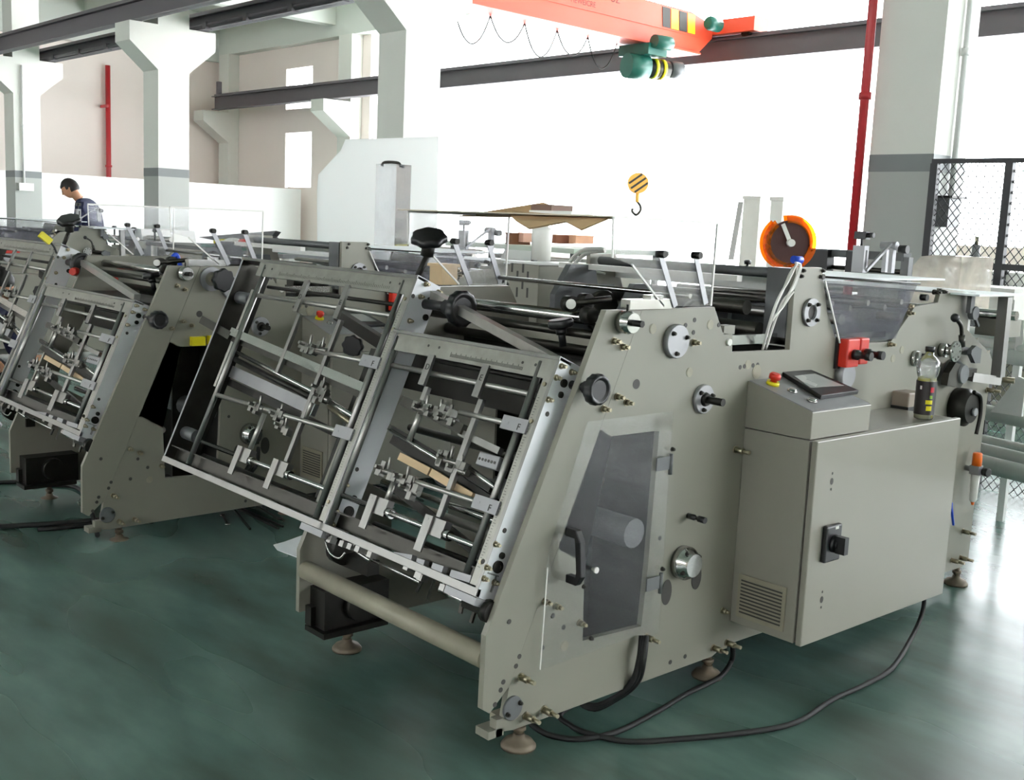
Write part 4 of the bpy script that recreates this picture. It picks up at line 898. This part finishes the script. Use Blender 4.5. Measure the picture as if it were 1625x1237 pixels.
cable('power_cable', [G0(-40,768), G0(30,764), G0(75,768), G0(130,778), V((-2.9,-.05,.02))], .012, rubber, 'black cable on the floor in front of the second machine')
# wrench, hex bars and paper on the floor
wr = thing('wrench', 'small chrome wrench lying on the green floor', 'wrench', G0(357,824,0)); a, b = G0(353,817,.004), G0(361,831,.004)
part('handle', MB().bar(a, b, .012, .005), chrome)
for q in (a, b): part('jaw', MB().ring(q-V((0,0,.003)), (0,0,1), .014, .007, .006, 14), chrome)
for k, (p_, q_) in enumerate((((372,809),(397,839)), ((378,807),(442,838)), ((382,806),(449,835)), ((400,799),(444,823)))):
    mb = MB().bar(G0(*p_,.006), G0(*q_,.006), .010, .010); lb = ('dark bar lying apart nearest the wrench', 'lower of two dark bars side by side on the floor', 'upper of two dark bars side by side on the floor', 'dark bar with a ring end, partly under the hopper')[k]
    if k == 3: mb.ring(G0(444,823,.002), (0,0,1), .018, .009, .008, 14)
    solo('steel_bar', mb, blackened, lb, 'bar', 'dark bars on the floor')
mb = MB().bar(G0(396,796,.006), G0(415,801,.006), .016, .006); solo('putty_knife', mb, chrome, 'short bright steel tool beside the dark bars', 'tool')
pp_ = [G0(434,865,.006), G0(452,860,.002), G0(482,849,.002), G0(560,842,.002), G0(560,880,.002), G0(500,895,.002), G0(470,884,.002), G0(440,873,.004)]
solo('paper_sheet', MB().prism(pp_, (0,0,.004)), meshwhite, 'white paper sheet on the floor by the left front foot', 'paper')
# cardboard sheets lying over the guards
def sheet(pts, t, m_, label, nm='cardboard_sheet'): return solo(nm, MB().prism(pts, (0,0,t)), m_, label, 'cardboard', 'cardboard sheets on top of the guards')
zc = 1.642
sheet([V((-1.07,.38,zc)), V((.01,.42,zc)), V((.01,.93,zc)), V((-1.07,.93,zc))], .004, mat('thin_clear_top', (206,196,176), .7) , 'thin brown sheet spanning both acrylic guards')
def S3(lst): return [on_y(x, y, yy) for x, y, yy in lst]
mb = MB(); v_ = S3([(728,342,.75),(862,321,.62),(905,336,.62),(930,345,.75),(812,343,.75)]); mb.add(v_ + [p+V((0,.004,-.004)) for p in v_], [(0,1,2,3,4),(9,8,7,6,5),(0,5,6,1),(1,6,7,2),(2,7,8,3),(3,8,9,4),(4,9,5,0)])
solo('cardboard_sheet', mb, card, 'curled grey-brown cardboard rising to a point on the guards', 'cardboard', 'cardboard sheets on top of the guards')
mb = MB(); v_ = S3([(800,333,.45),(862,338,.45),(925,342,.45),(968,344,.45),(921,364,.38),(897,351,.38),(838,362,.36),(818,350,.40)]); mb.add(v_ + [p+V((0,.006,-.004)) for p in v_], [tuple(range(8)), tuple(reversed(range(8,16)))] + [(i, i+8, (i+1)%8+8, (i+1)%8) for i in range(8)])
solo('cardboard_sheet', mb, card, 'torn cardboard sheet drooping below the guard top', 'cardboard', 'cardboard sheets on top of the guards')
mb = MB().obox(on_y(890,338,.5), (.10,.0,0), (0,.05,0), (0,0,.006)); solo('white_box_lid', mb, white, 'flat white box lid lying on the cardboard', 'box')
mb = MB().obox(on_y(876,330,.55), (.05,0,0), (0,.05,0), (0,0,.010)); solo('brown_tray', mb, mat('brown_tray', (112,86,74), .6), 'small dark brown tray on top of the cardboard', 'tray')
# amber reel
c_ = on_x(1250,385,-1.25); nv = V((.80,-.60,.0)).normalized(); rl = thing('sealing_film_reel', 'orange-rimmed reel with dark brown core behind the near machine', 'reel', V((c_.x,c_.y,0)))
part('reel_core', MB().lathe(c_-nv*.02, nv, [(0,.0),(0,.12),(.05,.12),(.05,.0)], 36, cap=False), reelm, label='dark brown wound core')
r2 = MB(); N_ = 36; u_ = nv.orthogonal().normalized(); u_ = V((0,0,1)); t_ = nv.cross(u_)
for off_ in (-.026, .034):
    ol = []; a0, a1 = math.radians(38), math.radians(383-12)
    for k in range(N_+1): a = a0+(a1-a0)*k/N_; ol.append(c_+nv*off_+(u_*math.cos(a)+t_*math.sin(a))*.15)
    for k in range(N_, -1, -1): a = a0+(a1-a0)*k/N_; ol.append(c_+nv*off_+(u_*math.cos(a)+t_*math.sin(a))*.108)
    r2.prism(ol, nv*.005)
part('reel_flange', r2, ambers, label='orange see-through flange with a cut-out')
part('reel_arm', MB().bar(c_+nv*.045, c_+nv*.045+u_*.10-t_*(-.05), .022, .006, nv).lathe(c_+nv*.04,nv,[(0,.022),(.03,.020)],16), whitep, label='pale arm over the hub')
part('reel_stand', MB().cyl(V((c_.x,c_.y,.0)), c_-nv*.0, .014, 10).box(c_.x-.15,c_.x+.15,c_.y-.15,c_.y+.15,0,.02), dark_st)
# flat steel post leaning behind
solo('flat_bar', MB().bar(on_x(1160,412,-.95), on_x(1176,320,-.95), .03, .006, (0,1,0)), steel, 'leaning flat steel bar behind the near machine', 'bar')

# ================================================================== BEHIND THE MACHINES
def wbox(name, px0, py0, px1, py1, dep, thick, m_, label, cat, group=None, floor=True, build=None):
    """a cabinet standing on the floor (or a box) whose front spans the given picture region at distance dep"""
    a = at(px0, py0, dep); b = at(px1, py0, dep); c = at(px0, py1, dep); z1 = a.z; z0 = 0 if floor else c.z
    cx_, cy_ = (a.x+b.x)/2, (a.y+b.y)/2; wd = (b-a).length/2
    r = thing(name, label, cat, (cx_, cy_, z0), group)
    part('body', MB().box(cx_-wd, cx_+wd, cy_-thick/2, cy_+thick/2, z0, z1), m_, bev=.004)
    return r, cx_, cy_, wd, z0, z1
# slotted electrical cabinet behind the far side plate
sx_, sy_ = -1.405, 1.33
sb = thing('slotted_cabinet', 'beige electrical cabinet with dark ventilation slots between the machines', 'cabinet', (sx_, sy_, 0))
part('body', MB().box(sx_-.10, sx_+.10, sy_, sy_+.42, .9, 1.435), beige, bev=.004); part('stand', MB().box(sx_-.08,sx_+.08,sy_+.04,sy_+.38,0,.9), dark_st)
part('worktop', MB().box(sx_-.105, sx_+.105, sy_-.005, sy_+.425, 1.436, 1.445), white)
sl = MB()
for z, a, b in (('r',290,650),('r',443,660),('r',362,770),('r',508,780),('r',433,890),('r',355,1000),('r',500,1010)):
    q = on_y(*P(z,a,b), sy_-.0005); q2 = MB(); sl.box(q.x-.006, q.x+.006, sy_-.0012, sy_, q.z-.022, q.z+.022)
part('vent_slots', sl, tickm)
c_ = on_y(859, 400, sy_+.2); cy2 = thing('white_canister', 'white plastic canister standing on the slotted cabinet', 'canister', (c_.x, c_.y, 1.45))
part('body', MB().lathe((c_.x,c_.y,1.45),(0,0,1),[(0,.045),(.14,.05),(.15,.045),(.155,.03),(.175,.03)],20), whitep)
for k, pts in enumerate((((1075,1010),(1060,760),(1110,570),(1250,430),(1420,395),(1590,400)), ((1120,960),(1130,700),(1220,540),(1380,440),(1590,420)), ((1100,900),(1200,770),(1400,715),(1590,740)))):
    cable('white_hose', [on_y(*P('r',a,b), 1.28+.012*k) for a, b in pts], .009 if k < 2 else .005, whitep, ('outer','inner','thin lowest')[k] + ' white hose arching in front of the slotted cabinet', 'white hoses behind the far side plate')
# white fume hood / cover and the tall clear tube column in the middle distance
def gable(name, pxs, dep, thick, m_, label, cat):
    pts = [at(x, y, dep) for x, y in pxs]; d = F_.copy(); d.z = 0; d.normalize(); return solo(name, MB().prism(pts, d*thick), m_, label, cat)
gable('ventilation_hood', ((503,303),(505,277),(541,238),(548,221),(696,217),(690,640),(505,630)), 9.5, .012, hm_, 'big overexposed white hood standing in front of the middle column', 'hood')
tc = at(621, 400, 8.9); tt = thing('clear_tube_tower', 'tall clear plastic tower with a small dark handle on top', 'cover', (tc.x, tc.y, 0))
q0 = at(621, 262, 8.9); part('tube', MB().box(tc.x-.10,tc.x+.10,tc.y-.1,tc.y+.1,1.1,q0.z), clear_mat('milky_tube', (235,240,250), haze=.15), label='clear plastic box tube')
part('handle', MB().tube([V((q0.x-.06,q0.y-.05,q0.z-.01)),V((q0.x-.04,q0.y-.035,q0.z+.02)),V((q0.x+.04,q0.y+.035,q0.z+.02)),V((q0.x+.06,q0.y+.05,q0.z-.01))], .012, 8), dark_st)
part('pedestal', MB().box(tc.x-.2,tc.x+.2,tc.y-.2,tc.y+.2,0,1.1), greym)
# tool board with tools, on a trestle bench
bx, by, bz = -6.2, 2.35, 1.325
tb_ = thing('tool_bench', 'bench with a green-topped board between the second and farthest machines', 'bench', (bx,by,0))
part('bench_top', MB().box(-7.3,-4.9,2.1,2.75,bz-.03,bz), greym, label='grey bench top'); part('green_board', MB().box(-6.3,-5.1,2.14,2.6,bz+.001,bz+.02), greencast, label='green tool board')
for x in (-7.25,-4.95):
    for y in (2.15,2.7): part('leg', MB().box(x-.02,x+.02,y-.02,y+.02,0,bz-.03), whitep)
part('clear_side', MB().box(-7.2,-5.9,2.12,2.13,.95,bz-.03), hazeclear, label='clear side panel')
def tool(name, label, px, py, mb_m, cat='tool'):
    for i, (mb, m_) in enumerate(mb_m):
        pass
tz = bz+.02
def on_board(px): return on_z(px, 386, tz)
def board_pt(px, y=2.3): q = on_y(px, 384, y); return V((q.x, y, tz))
q = board_pt(352); t1 = thing('pliers', 'yellow-handled pliers on the green board', 'pliers', q); part('handle', MB().cyl(q+V((-.12,0,.02)), q+V((.02,.02,.03)), .02, 8).cyl(q+V((-.12,.06,.02)), q+V((.02,.02,.03)), .02, 8), yellowp); part('jaws', MB().bar(q+V((.02,.02,.03)), q+V((.12,.03,.03)), .03,.02), dark_st)
q = board_pt(370); solo('rag', MB().sph(q+V((0,0,.03)), .09, 12, (1.2,.8,.4)), whitep, 'crumpled pale rag among the tools', 'rag')
q = board_pt(392); t1 = thing('air_nippers', 'red tool in the middle of the green board', 'tool', q); part('handle', MB().cyl(q+V((-.1,0,.03)), q+V((.05,0,.04)), .03, 10), redp); part('head', MB().bar(q+V((.05,0,.04)), q+V((.13,0,.05)), .03,.03), dark_st)
q = board_pt(402, 2.22); solo('cleaning_wipes', MB().sph(q+V((0,0,.04)), .05, 10, (1,1,.8)), white, 'small crumpled white wipe on the board', 'wipe')
q = board_pt(428); t1 = thing('tape_roll', 'black rounded tool case at the right end of the board', 'case', q); part('body', MB().lathe(q+V((-.12,0,.05)), (1,0,0), [(0,.02),(.03,.05),(.2,.05),(.25,.015)], 14), black)
mb = MB().prism([on_y(315,376,2.65), on_y(372,371,2.65), on_y(438,366,2.65), on_y(428,378,2.65), on_y(340,381,2.65)], (0,.05,-.01)); solo('grey_sheet', mb, greym, 'grey-brown sheet of board lying behind the tools', 'board')
# second-machine rear details: blue clamp, small wheel, red knobs, yellow sensors
ROOT[0] = M2; ROOT[1] = V(M2.location)
def m2x(px, py, x): return on_x(px, py, x)
q0, q1 = m2x(262,440,-3.3), m2x(268,408,-3.3)
part('blue_air_tube', MB().tube([q0, m2x(270,415,-3.3), m2x(280,404,-3.3), m2x(287,425,-3.3)], .012, 8), bluep, label='blue hose loop')
part('ring_wheel', MB().ring(m2x(340,410,-3.1), (.7,-.7,0), .06, .04, .02, 20), greym)
for a, b, x in ((352,444,-2.72),): 
    c_ = m2x(a, b, -2.72); part('flange', MB().ring(V((-2.815,c_.y-.02,c_.z)),(1,0,0),.06,.035,.03,22), plate_st); star_knob('hand_knob', c_, (1,0,0), .058, .035, 8, dish=False, stem=.08)
c_ = m2x(322,540,-2.80); part('safety_sensor', MB().box(c_.x,c_.x+.03,c_.y-.07,c_.y-.0,c_.z-.022,c_.z+.022).box(c_.x,c_.x+.03,c_.y+.02,c_.y+.07,c_.z-.02,c_.z+.025), yellowp, label='yellow safety sensor pair')
for a, b in ((122,430),(185,441)): c_ = m2x(a, b, -3.9); part('clamp_handle', MB().lathe(c_,(.8,-.6,0),[(0,.03),(.08,.02)],8), redp, label='red clamp handle')
for a, b in ((65,375),(75,382)): pass
c_ = m2x(70,378,-3.6); part('sensor', MB().bar(m2x(64,371,-3.9), m2x(80,384,-3.9), .03,.035), yellowp, label='yellow sensor'); part('sensor_cable', MB().tube([m2x(80,384,-3.9), m2x(86,392,-3.9), m2x(90,402,-3.9)], .006, 6), rubber)
part('orange_roll', MB().cyl(m2x(196,545,-3.0), m2x(172,600,-3.0), .035, 12), mat('brick_orange', (150,80,50), .6), label='orange-brown strip behind the frame')
# small red emergency stop tower things between: blocks of far machines (low row at the back)
def far_machine(u, v, wd, label, m_=beige, h=1.15):
    p = bpt(u, v, 0); r = thing('far_machine', label, 'machine', p, 'distant machines in the bright part of the hall', rz=0)
    part('frame', MB().box(p.x-wd/2, p.x+wd/2, p.y-.4, p.y+.4, .1, h), m_, bev=.01)
    part('hood', MB().prism([V((p.x-wd*.35,p.y-.38,h)),V((p.x+wd*.1,p.y-.38,h)),V((p.x+.05*wd,p.y-.38,h+.22)),V((p.x-.28*wd,p.y-.38,h+.22))],(0,.7,0)), white)
    part('rollers', MB().cyl((p.x-wd*.45,p.y-.45,h+.06),(p.x+wd*.48,p.y-.45,h+.06),.035,10).cyl((p.x-wd*.45,p.y-.3,h+.12),(p.x+wd*.48,p.y-.3,h+.12),.03,10), rodm)
    for k in range(3): part('adjusting_knob', MB().cyl((p.x-wd*.4+k*wd*.38,p.y-.42,h),(p.x-wd*.4+k*wd*.38,p.y-.42,h+.2),.012,8).lathe((p.x-wd*.4+k*wd*.38,p.y-.42,h+.2),(0,0,1),[(0,.03),(.03,.035),(.04,.02)],10), black)
    part('side_box', MB().box(p.x+wd*.25,p.x+wd*.42,p.y-.6,p.y-.41,.7,1.25), greym)
    for s_ in (-1,1): part('leg', MB().box(p.x+s_*wd*.42-.04,p.x+s_*wd*.42+.04,p.y-.3,p.y+.3,0,.1), dark_st)
    return r
far_machine(-8.6, 8.8, 1.9, 'distant machine straight behind the clear tower')
far_machine(-5.2, 9.1, 2.2, 'distant machine behind the white canister')
far_machine(-7.6, 12.9, 1.5, 'distant machine left of the orange reel')
far_machine(-4.6, 11.4, 2.4, 'distant machine by the windows, right of the crane hook')
far_machine(-11.5, 9.6, 2.2, 'distant machine near the white hood')
far_machine(-13.2, 6.4, 1.6, 'distant machine at the foot of the corbelled column')
for i, (a, b, c, d, dep, m_, lb, ct) in enumerate((
    (1194,317,1226,372,12.5,whitep,'pale tall cabinet with grey top left of the orange reel','cabinet'),
    (1239,319,1262,372,12.0,whitep,'narrow pale cabinet right behind the orange reel','cabinet'))):
    r, cx_, cy_, wd, z0, z1 = wbox('tall_cabinet', a, b, c, d, dep, .4, m_, lb, ct, 'pale cabinets by the windows')
    part('cabinet_top', MB().box(cx_-wd-.01, cx_+wd+.01, cy_-.21, cy_+.21, z1, z1+.04), whitep)
for i, (a, b, c, d, m_, lb) in enumerate(((815,372,829,391,mat('brown_carton',(118,78,52),.7),'dark brown carton left of the white canister'),(834,372,848,384,mat('salmon_carton',(205,160,140),.7),'salmon-coloured carton behind the white canister'),(880,375,902,386,mat('russet_carton',(140,88,66),.7),'russet carton right of the white canister'),(911,376,934,386,mat('peach_carton',(214,160,128),.7),'peach carton seen through the clear guard'))):
    dep = 8.8; q0, q1 = at(a, d, dep), at(c, b, dep); cx_ = (q0.x+q1.x)/2; cy_ = (q0.y+q1.y)/2; wd = .02+(q1-q0).length*.45
    t_ = thing('carton', lb, 'box', (cx_, cy_, q0.z), 'cartons on the far table'); part('box', MB().box(cx_-wd/2,cx_+wd/2,cy_-.1,cy_+.1,q0.z,q1.z), m_); part('lid', MB().box(cx_-wd/2-.004,cx_+wd/2+.004,cy_-.104,cy_+.104,q1.z,q1.z+.012), m_)
q0 = at(870, 389, 8.8); tbl = thing('far_table', 'pale green table carrying cartons behind the white canister', 'table', (q0.x, q0.y, 0))
part('table_top', MB().box(q0.x-.75,q0.x+.75,q0.y-.45,q0.y+.6,q0.z-.04,q0.z-.004), mat('pale_green_top',(196,206,192),.5))
for sx2 in (-.7,.7):
    for sy2 in (-.4,.5): part('leg', MB().box(q0.x+sx2-.02,q0.x+sx2+.02,q0.y+sy2-.02,q0.y+sy2+.02,0,q0.z-.04), greym)
# wooden rack piece near the second machine's rear
c_ = at(704, 432, 5.6); w_ = thing('wooden_fixture', 'pale wooden fixture standing behind the left hopper', 'fixture', (c_.x,c_.y,1.0))
part('block', MB().box(c_.x-.05,c_.x+.05,c_.y-.05,c_.y+.05,c_.z-.06,c_.z+.03), wood); part('cap', MB().box(c_.x-.06,c_.x+.06,c_.y-.06,c_.y+.06,c_.z+.03,c_.z+.045), wood); part('post', MB().box(c_.x-.03,c_.x+.03,c_.y-.03,c_.y+.03,1.0,c_.z-.06), greym)
ROOT[0] = w_
# machine row rail seen left of the reel, long grey bar with black fittings
a_, b_ = at(1262,398,7.6), at(1440,408,6.6)
lr = thing('conveyor_rail', 'long grey rail with black fittings behind the rear guard', 'rail', V(((a_.x+b_.x)/2,(a_.y+b_.y)/2,0)))
part('beam', MB().bar(a_, b_, .06, .05), greym); part('lower_rod', MB().cyl(a_-V((0,0,.09)), b_-V((0,0,.09)), .015, 8), dark_st)
part('leg', MB().bar(V((a_.x,a_.y,0)), a_, .05,.05,(1,0,0)), greym); part('leg', MB().bar(V((b_.x,b_.y,0)), b_, .05,.05,(1,0,0)), greym)
for t in (.25, .33, .62): q = a_.lerp(b_, t); part('carriage', MB().obox(q-V((0,.05,.05)), (.05,0,0),(0,.04,0),(0,0,.07)), black)
# clear rounded cover right of the column
c_ = at(1524, 432, 5.6); cv = [V((c_.x-.26,c_.y,c_.z-.22)),V((c_.x-.26,c_.y,c_.z+.02)),V((c_.x-.22,c_.y,c_.z+.07)),V((c_.x-.15,c_.y,c_.z+.08)),V((c_.x+.0,c_.y,c_.z+.08)),V((c_.x+.0,c_.y,c_.z-.22))]
solo('clear_cover', MB().prism(cv, (0,.35,0)), clear_mat('cream_clear', (250,240,225), haze=.55), 'rounded translucent cream cover above the rear of the near machine', 'cover')
# grey tubes on the rear rack
rk = thing('tube_rack', 'rack of long grey tubes at the rear of the near machine', 'rack', (1.2, 4.6, 0))
dv = V((1.1,-.27,0)).normalized()
def rtube(px, py, dep, r, L0=1.6, L1=2.6): q = at(px, py, dep); return q-dv*L0, q+dv*L1, r
for px, py, dep, r in ((1600,534,6.6,.035),(1600,549,6.5,.032),(1600,566,6.4,.042),(1600,661,6.1,.045),(1600,706,6.2,.028),(1600,722,6.1,.036),(1600,745,6.0,.05)):
    a, b, r = rtube(px, py, dep, r, .35); part('tube', MB().cyl(a, b, r, 16), tubem, label=None)
q = at(1612, 628, 5.6); part('bracket_plate', MB().prism([q+V((-.12,.0,-.1)),q+V((.04,0,-.1)),q+V((.04,0,.09)),q+V((0,0,.1))],(0,.02,0)), white)
q2 = at(1640, 560, 6.3); 
for x, y in ((q2.x+.5,q2.y+.1),(q2.x+.5,q2.y+.6)): part('upright', MB().box(x-.03,x+.03,y-.03,y+.03,0,1.25), white)
# pale carton past the shelf
q = at(1582, 460, 6.5); c2 = thing('white_carton', 'pale carton with reddish rag beyond the white shelf', 'box', (q.x,q.y,1.2)); part('box', MB().box(q.x-.2,q.x+.2,q.y-.2,q.y+.2,1.2,q.z+.02), whitep); part('lid_flap', MB().box(q.x-.2,q.x+.2,q.y-.215,q.y-.2,q.z-.04,q.z+.02), whitep); wcq = q.copy()
ROOT[0] = rk; ROOT[1] = V(rk.location)
for sx2 in (-.17,.17): part('upright', MB().box(wcq.x+sx2-.02,wcq.x+sx2+.02,wcq.y-.02,wcq.y+.02,0,1.2), white)
part('cross_piece', MB().box(wcq.x-.2,wcq.x+.2,wcq.y-.05,wcq.y+.05,1.17,1.2), white)
# ------------------------------------------------------------------ people
def skinned(name, verts, edges, radii, m_, parent, sub=2, root=0, label=None):
    me = bpy.data.meshes.new(name); me.from_pydata([tuple(V(v)-ROOT[1]) for v in verts], edges, []); o = link(name, me, parent)
    sk = o.modifiers.new('skin', 'SKIN'); lay = me.skin_vertices[0].data if me.skin_vertices else None
    if lay is None: me.skin_vertices.new() if hasattr(me.skin_vertices,'new') else None
    for i, r in enumerate(radii):
        me.skin_vertices[0].data[i].radius = r if isinstance(r, tuple) else (r, r)
    me.skin_vertices[0].data[root].use_root = True
    sb_ = o.modifiers.new('sub', 'SUBSURF'); sb_.levels = sub; sb_.render_levels = sub; sk.use_smooth_shade = True
    dg = bpy.context.evaluated_depsgraph_get(); m2 = bpy.data.meshes.new_from_object(o.evaluated_get(dg)); o.modifiers.clear(); o.data = m2
    m2.materials.clear(); m2.materials.append(m_); m2.polygons.foreach_set('use_smooth', [True]*len(m2.polygons)); tag(o, label); return o
def head(c, fwd, up, s, parent, pitch=0):
    """egg-shaped head with brow, nose, lips, ears, eyes, hair; c = centre, fwd = facing"""
    f = V(fwd).normalized(); u = V(up); u = (u-f*u.dot(f)).normalized(); r = f.cross(u); c = V(c)
    mb = MB(); N1, N2 = 24, 16; vs = []
    for i in range(N2+1):
        th = PI*i/N2
        for k in range(N1):
            a = 2*PI*k/N1; x = math.sin(th)*math.cos(a); y = math.sin(th)*math.sin(a); z = math.cos(th)
            wd = .76*(1-.22*max(0,-z)); dp = .95*(1-.10*max(0,-z)*(1 if x < 0 else .3)); bx_ = x*dp; 
            if x > 0:
                bx_ += .10*math.exp(-((y/.16)**2+((z+.08)/.14)**2)) + .16*math.exp(-((y/.11)**2+((z+.22)/.1)**2)) + .05*math.exp(-((y/.22)**2+((z+.5)/.08)**2)) + .06*math.exp(-((y/.3)**2+((z+.78)/.14)**2)) - .07*math.exp(-(((abs(y)-.3)/.13)**2+((z+.02)/.1)**2))
            vs.append(c + (f*bx_ + r*(y*wd) + u*(z*1.12))*s)
    fs = [(i*N1+k, (i+1)*N1+k, (i+1)*N1+(k+1)%N1, i*N1+(k+1)%N1) for i in range(N2) for k in range(N1)]
    mb.add(vs, fs, True)
    for sg in (-1,1): mb.sph(c+(r*sg*.76-u*.12-f*.05)*s, s*.2, 10, (.5,.5,1))
    ho_ = part('head', mb, skin, parent)
    hm = MB(); vs = []
    for i in range(N2+1):
        th = PI*i/N2
        for k in range(N1):
            a = 2*PI*k/N1; x = math.sin(th)*math.cos(a); y = math.sin(th)*math.sin(a); z = math.cos(th)
            inh = (z > .35) if x > .35 else (z > -.05 - (.45 if x < -.2 else .1))
            k_ = 1.10 + .02*math.sin(a*7+th*9) if inh else .9; wd = .76
            vs.append(c + (f*(x*.95*k_ - .02) + r*(y*wd*k_) + u*(z*1.12*k_))*s)
    hm.add(vs, fs, True); part('hair', hm, hair, parent)
    for sg in (-1,1):
        e = MB().sph(c+(f*.86+r*sg*.28-u*.02)*s, s*.09, 8); part('eye', e, black, parent)
        b = MB().bar(c+(f*.93+r*sg*.16+u*.14)*s, c+(f*.84+r*sg*.42+u*.14)*s, s*.05, s*.05); part('eyebrow', b, hair, parent)
    part('lips', MB().bar(c+(f*.93-r*.16-u*.50)*s, c+(f*.93+r*.16-u*.50)*s, s*.05,s*.07), mat('lip', (160,96,86), .5, var=0), parent)
def hand(wrist, d, palm_n, s, parent, curl=.5):
    d = V(d).normalized(); n = V(palm_n); n = (n-d*n.dot(d)).normalized(); t = d.cross(n); w_ = V(wrist)
    vs = [w_, w_+d*.045*s, w_+d*.085*s]; ed = [(0,1),(1,2)]; rd = [(.026*s,.018*s),(.036*s,.016*s),(.038*s,.014*s)]
    mbp = MB().obox(w_+d*.05*s, d*.045*s, t*.038*s, n*.014*s); part('palm', mbp, skin, parent, bev=.008)
    for k, L in enumerate((.062,.075,.07,.055)):
        b0 = w_+d*.088*s+t*(-.029+.0195*k)*s; a = curl*.6; p1 = b0+(d*math.cos(a)+n*math.sin(a))*L*.45*s; a2 = curl*1.4; p2 = p1+(d*math.cos(a2)+n*math.sin(a2))*L*.33*s; a3 = curl*2.1; p3 = p2+(d*math.cos(a3)+n*math.sin(a3))*L*.25*s
        part('finger', MB().tube([b0,p1,p2,p3], [.0095*s]*19, 8), skin, parent)
    b0 = w_+d*.03*s-t*.036*s; part('thumb', MB().tube([b0, b0+(d*.5-t*.6+n*.3).normalized()*.035*s, b0+(d*.8-t*.5+n*.5).normalized()*.06*s], [.0115*s]*13, 8), skin, parent)
def person(label, base, face, hip_h, pelvis, chest, neck, headc, arms, legs, hs=.115, head_dir=None):
    """joints in world coordinates; clothing is one continuous surface"""
    r = thing('person', label, 'person', base)
    vs = [pelvis, (V(pelvis)+V(chest))/2, chest, (V(chest)*.3+V(neck)*.7)]; ed = [(0,1),(1,2),(2,3)]; rd = [(.155,.13),(.16,.135),(.185,.15),(.08,.08)]
    for (sh, el, wr_) in arms:
        n = len(vs); vs += [sh, (V(sh)+V(el))/2, el, (V(el)+V(wr_))/2, wr_]; ed += [(2,n),(n,n+1),(n+1,n+2),(n+2,n+3),(n+3,n+4)]; rd += [.07,.06,.05,.046,.038]
    skinned('jacket', vs, ed, rd, navy, r, label='dark navy work jacket')
    vs = [pelvis]; ed = []; rd = [(.15,.125)]
    for (hp_, kn, an) in legs:
        n = len(vs); vs += [hp_, (V(hp_)+V(kn))/2, kn, (V(kn)+V(an))/2, an]; ed += [(0,n),(n,n+1),(n+1,n+2),(n+2,n+3),(n+3,n+4)]; rd += [.095,.085,.07,.06,.05]
    skinned('trousers', vs, ed, rd, mat('dark_trousers', (24,26,34), .85), r)
    for (hp_, kn, an) in legs:
        a = V(an); f = V(face).normalized(); part('shoe', MB().sph(a+f*.07-V((0,0,a.z-.045)), .13, 12, (.5+abs(f.x)*.5,.5+abs(f.y)*.5,.34)), black, r)
    hd_ = V(head_dir or face); upv = (V(headc)-V(neck)).normalized()
    nk = MB().cyl(V(neck)-upv*.06, V(headc)-upv*.03, .055, 14); part('neck', nk, skin, r)
    head(headc, hd_, upv+V((0,0,.3)), hs, r)
    for (sh, el, wr_) in arms: hand(wr_, V(wr_)-V(el), (0,0,-1), 1.0, r, .7)
    return r
# man in navy bending over the farthest machine (seen from the side, facing left in the picture)
hd0 = at(111, 299, 13.6); lf = -R_.copy(); lf.z = 0; lf.normalize(); bk = V((0,0,1)); rt_ = -lf; dp_ = F_.copy(); dp_.z = 0; dp_.normalize()
nk0 = hd0 + rt_*.075 - V((0,0,.08)); ch0 = nk0 + rt_*.13 - V((0,0,.17)); pv0 = V((nk0.x, nk0.y, 0)) + rt_*.30; pv0.z = .98
base = V((pv0.x, pv0.y, 0))
sh = [ch0 + dp_*s*.20 + V((0,0,.05)) for s in (-1,1)]
el = [s_ + lf*.05 - V((0,0,.30)) for s_ in sh]; wr2 = [e + lf*.22 - V((0,0,.05)) for e in el]
lg = [(pv0+dp_*s*.10-V((0,0,.08)), V((base.x,base.y,.50))+dp_*s*.11+lf*.05, V((base.x,base.y,.09))+dp_*s*.12) for s in (-1,1)]
person('man with black hair in a navy jacket looking down behind the farthest machine', base, lf, .95, pv0, ch0, nk0, hd0, list(zip(sh, el, wr2)), lg, hs=.106, head_dir=lf*.85-V((0,0,.5))-dp_*.15)
# figure in navy crouching behind the second machine's hopper, at the left edge
b2 = V((-5.92, .20, 0)); f2 = V((.9,.3,0)).normalized(); s2 = V((-.3,.9,0))
pv = b2+V((-.1,0,.54)); ch = b2+f2*.16+V((0,0,.80)); nk = b2+f2*.28+V((0,0,.95)); hc = b2+f2*.37+V((0,0,1.05))
sh = [ch+s2*s*.19+V((0,0,.06)) for s in (-1,1)]; el = [p_+f2*.10-V((0,0,.27)) for p_ in sh]; wr2 = [e+f2*.24-V((0,0,.02)) for e in el]
lg = [(pv+s2*s*.10-V((0,0,.05)), b2+s2*s*.13+f2*.22+V((0,0,.46)), b2+s2*s*.13-f2*.02+V((0,0,.09))) for s in (-1,1)]
pr = person('person in navy crouching behind the leftmost hopper at the picture edge', b2, f2, .6, pv, ch, nk, hc, list(zip(sh, el, wr2)), lg, hs=.115, head_dir=f2-V((0,0,.4)))
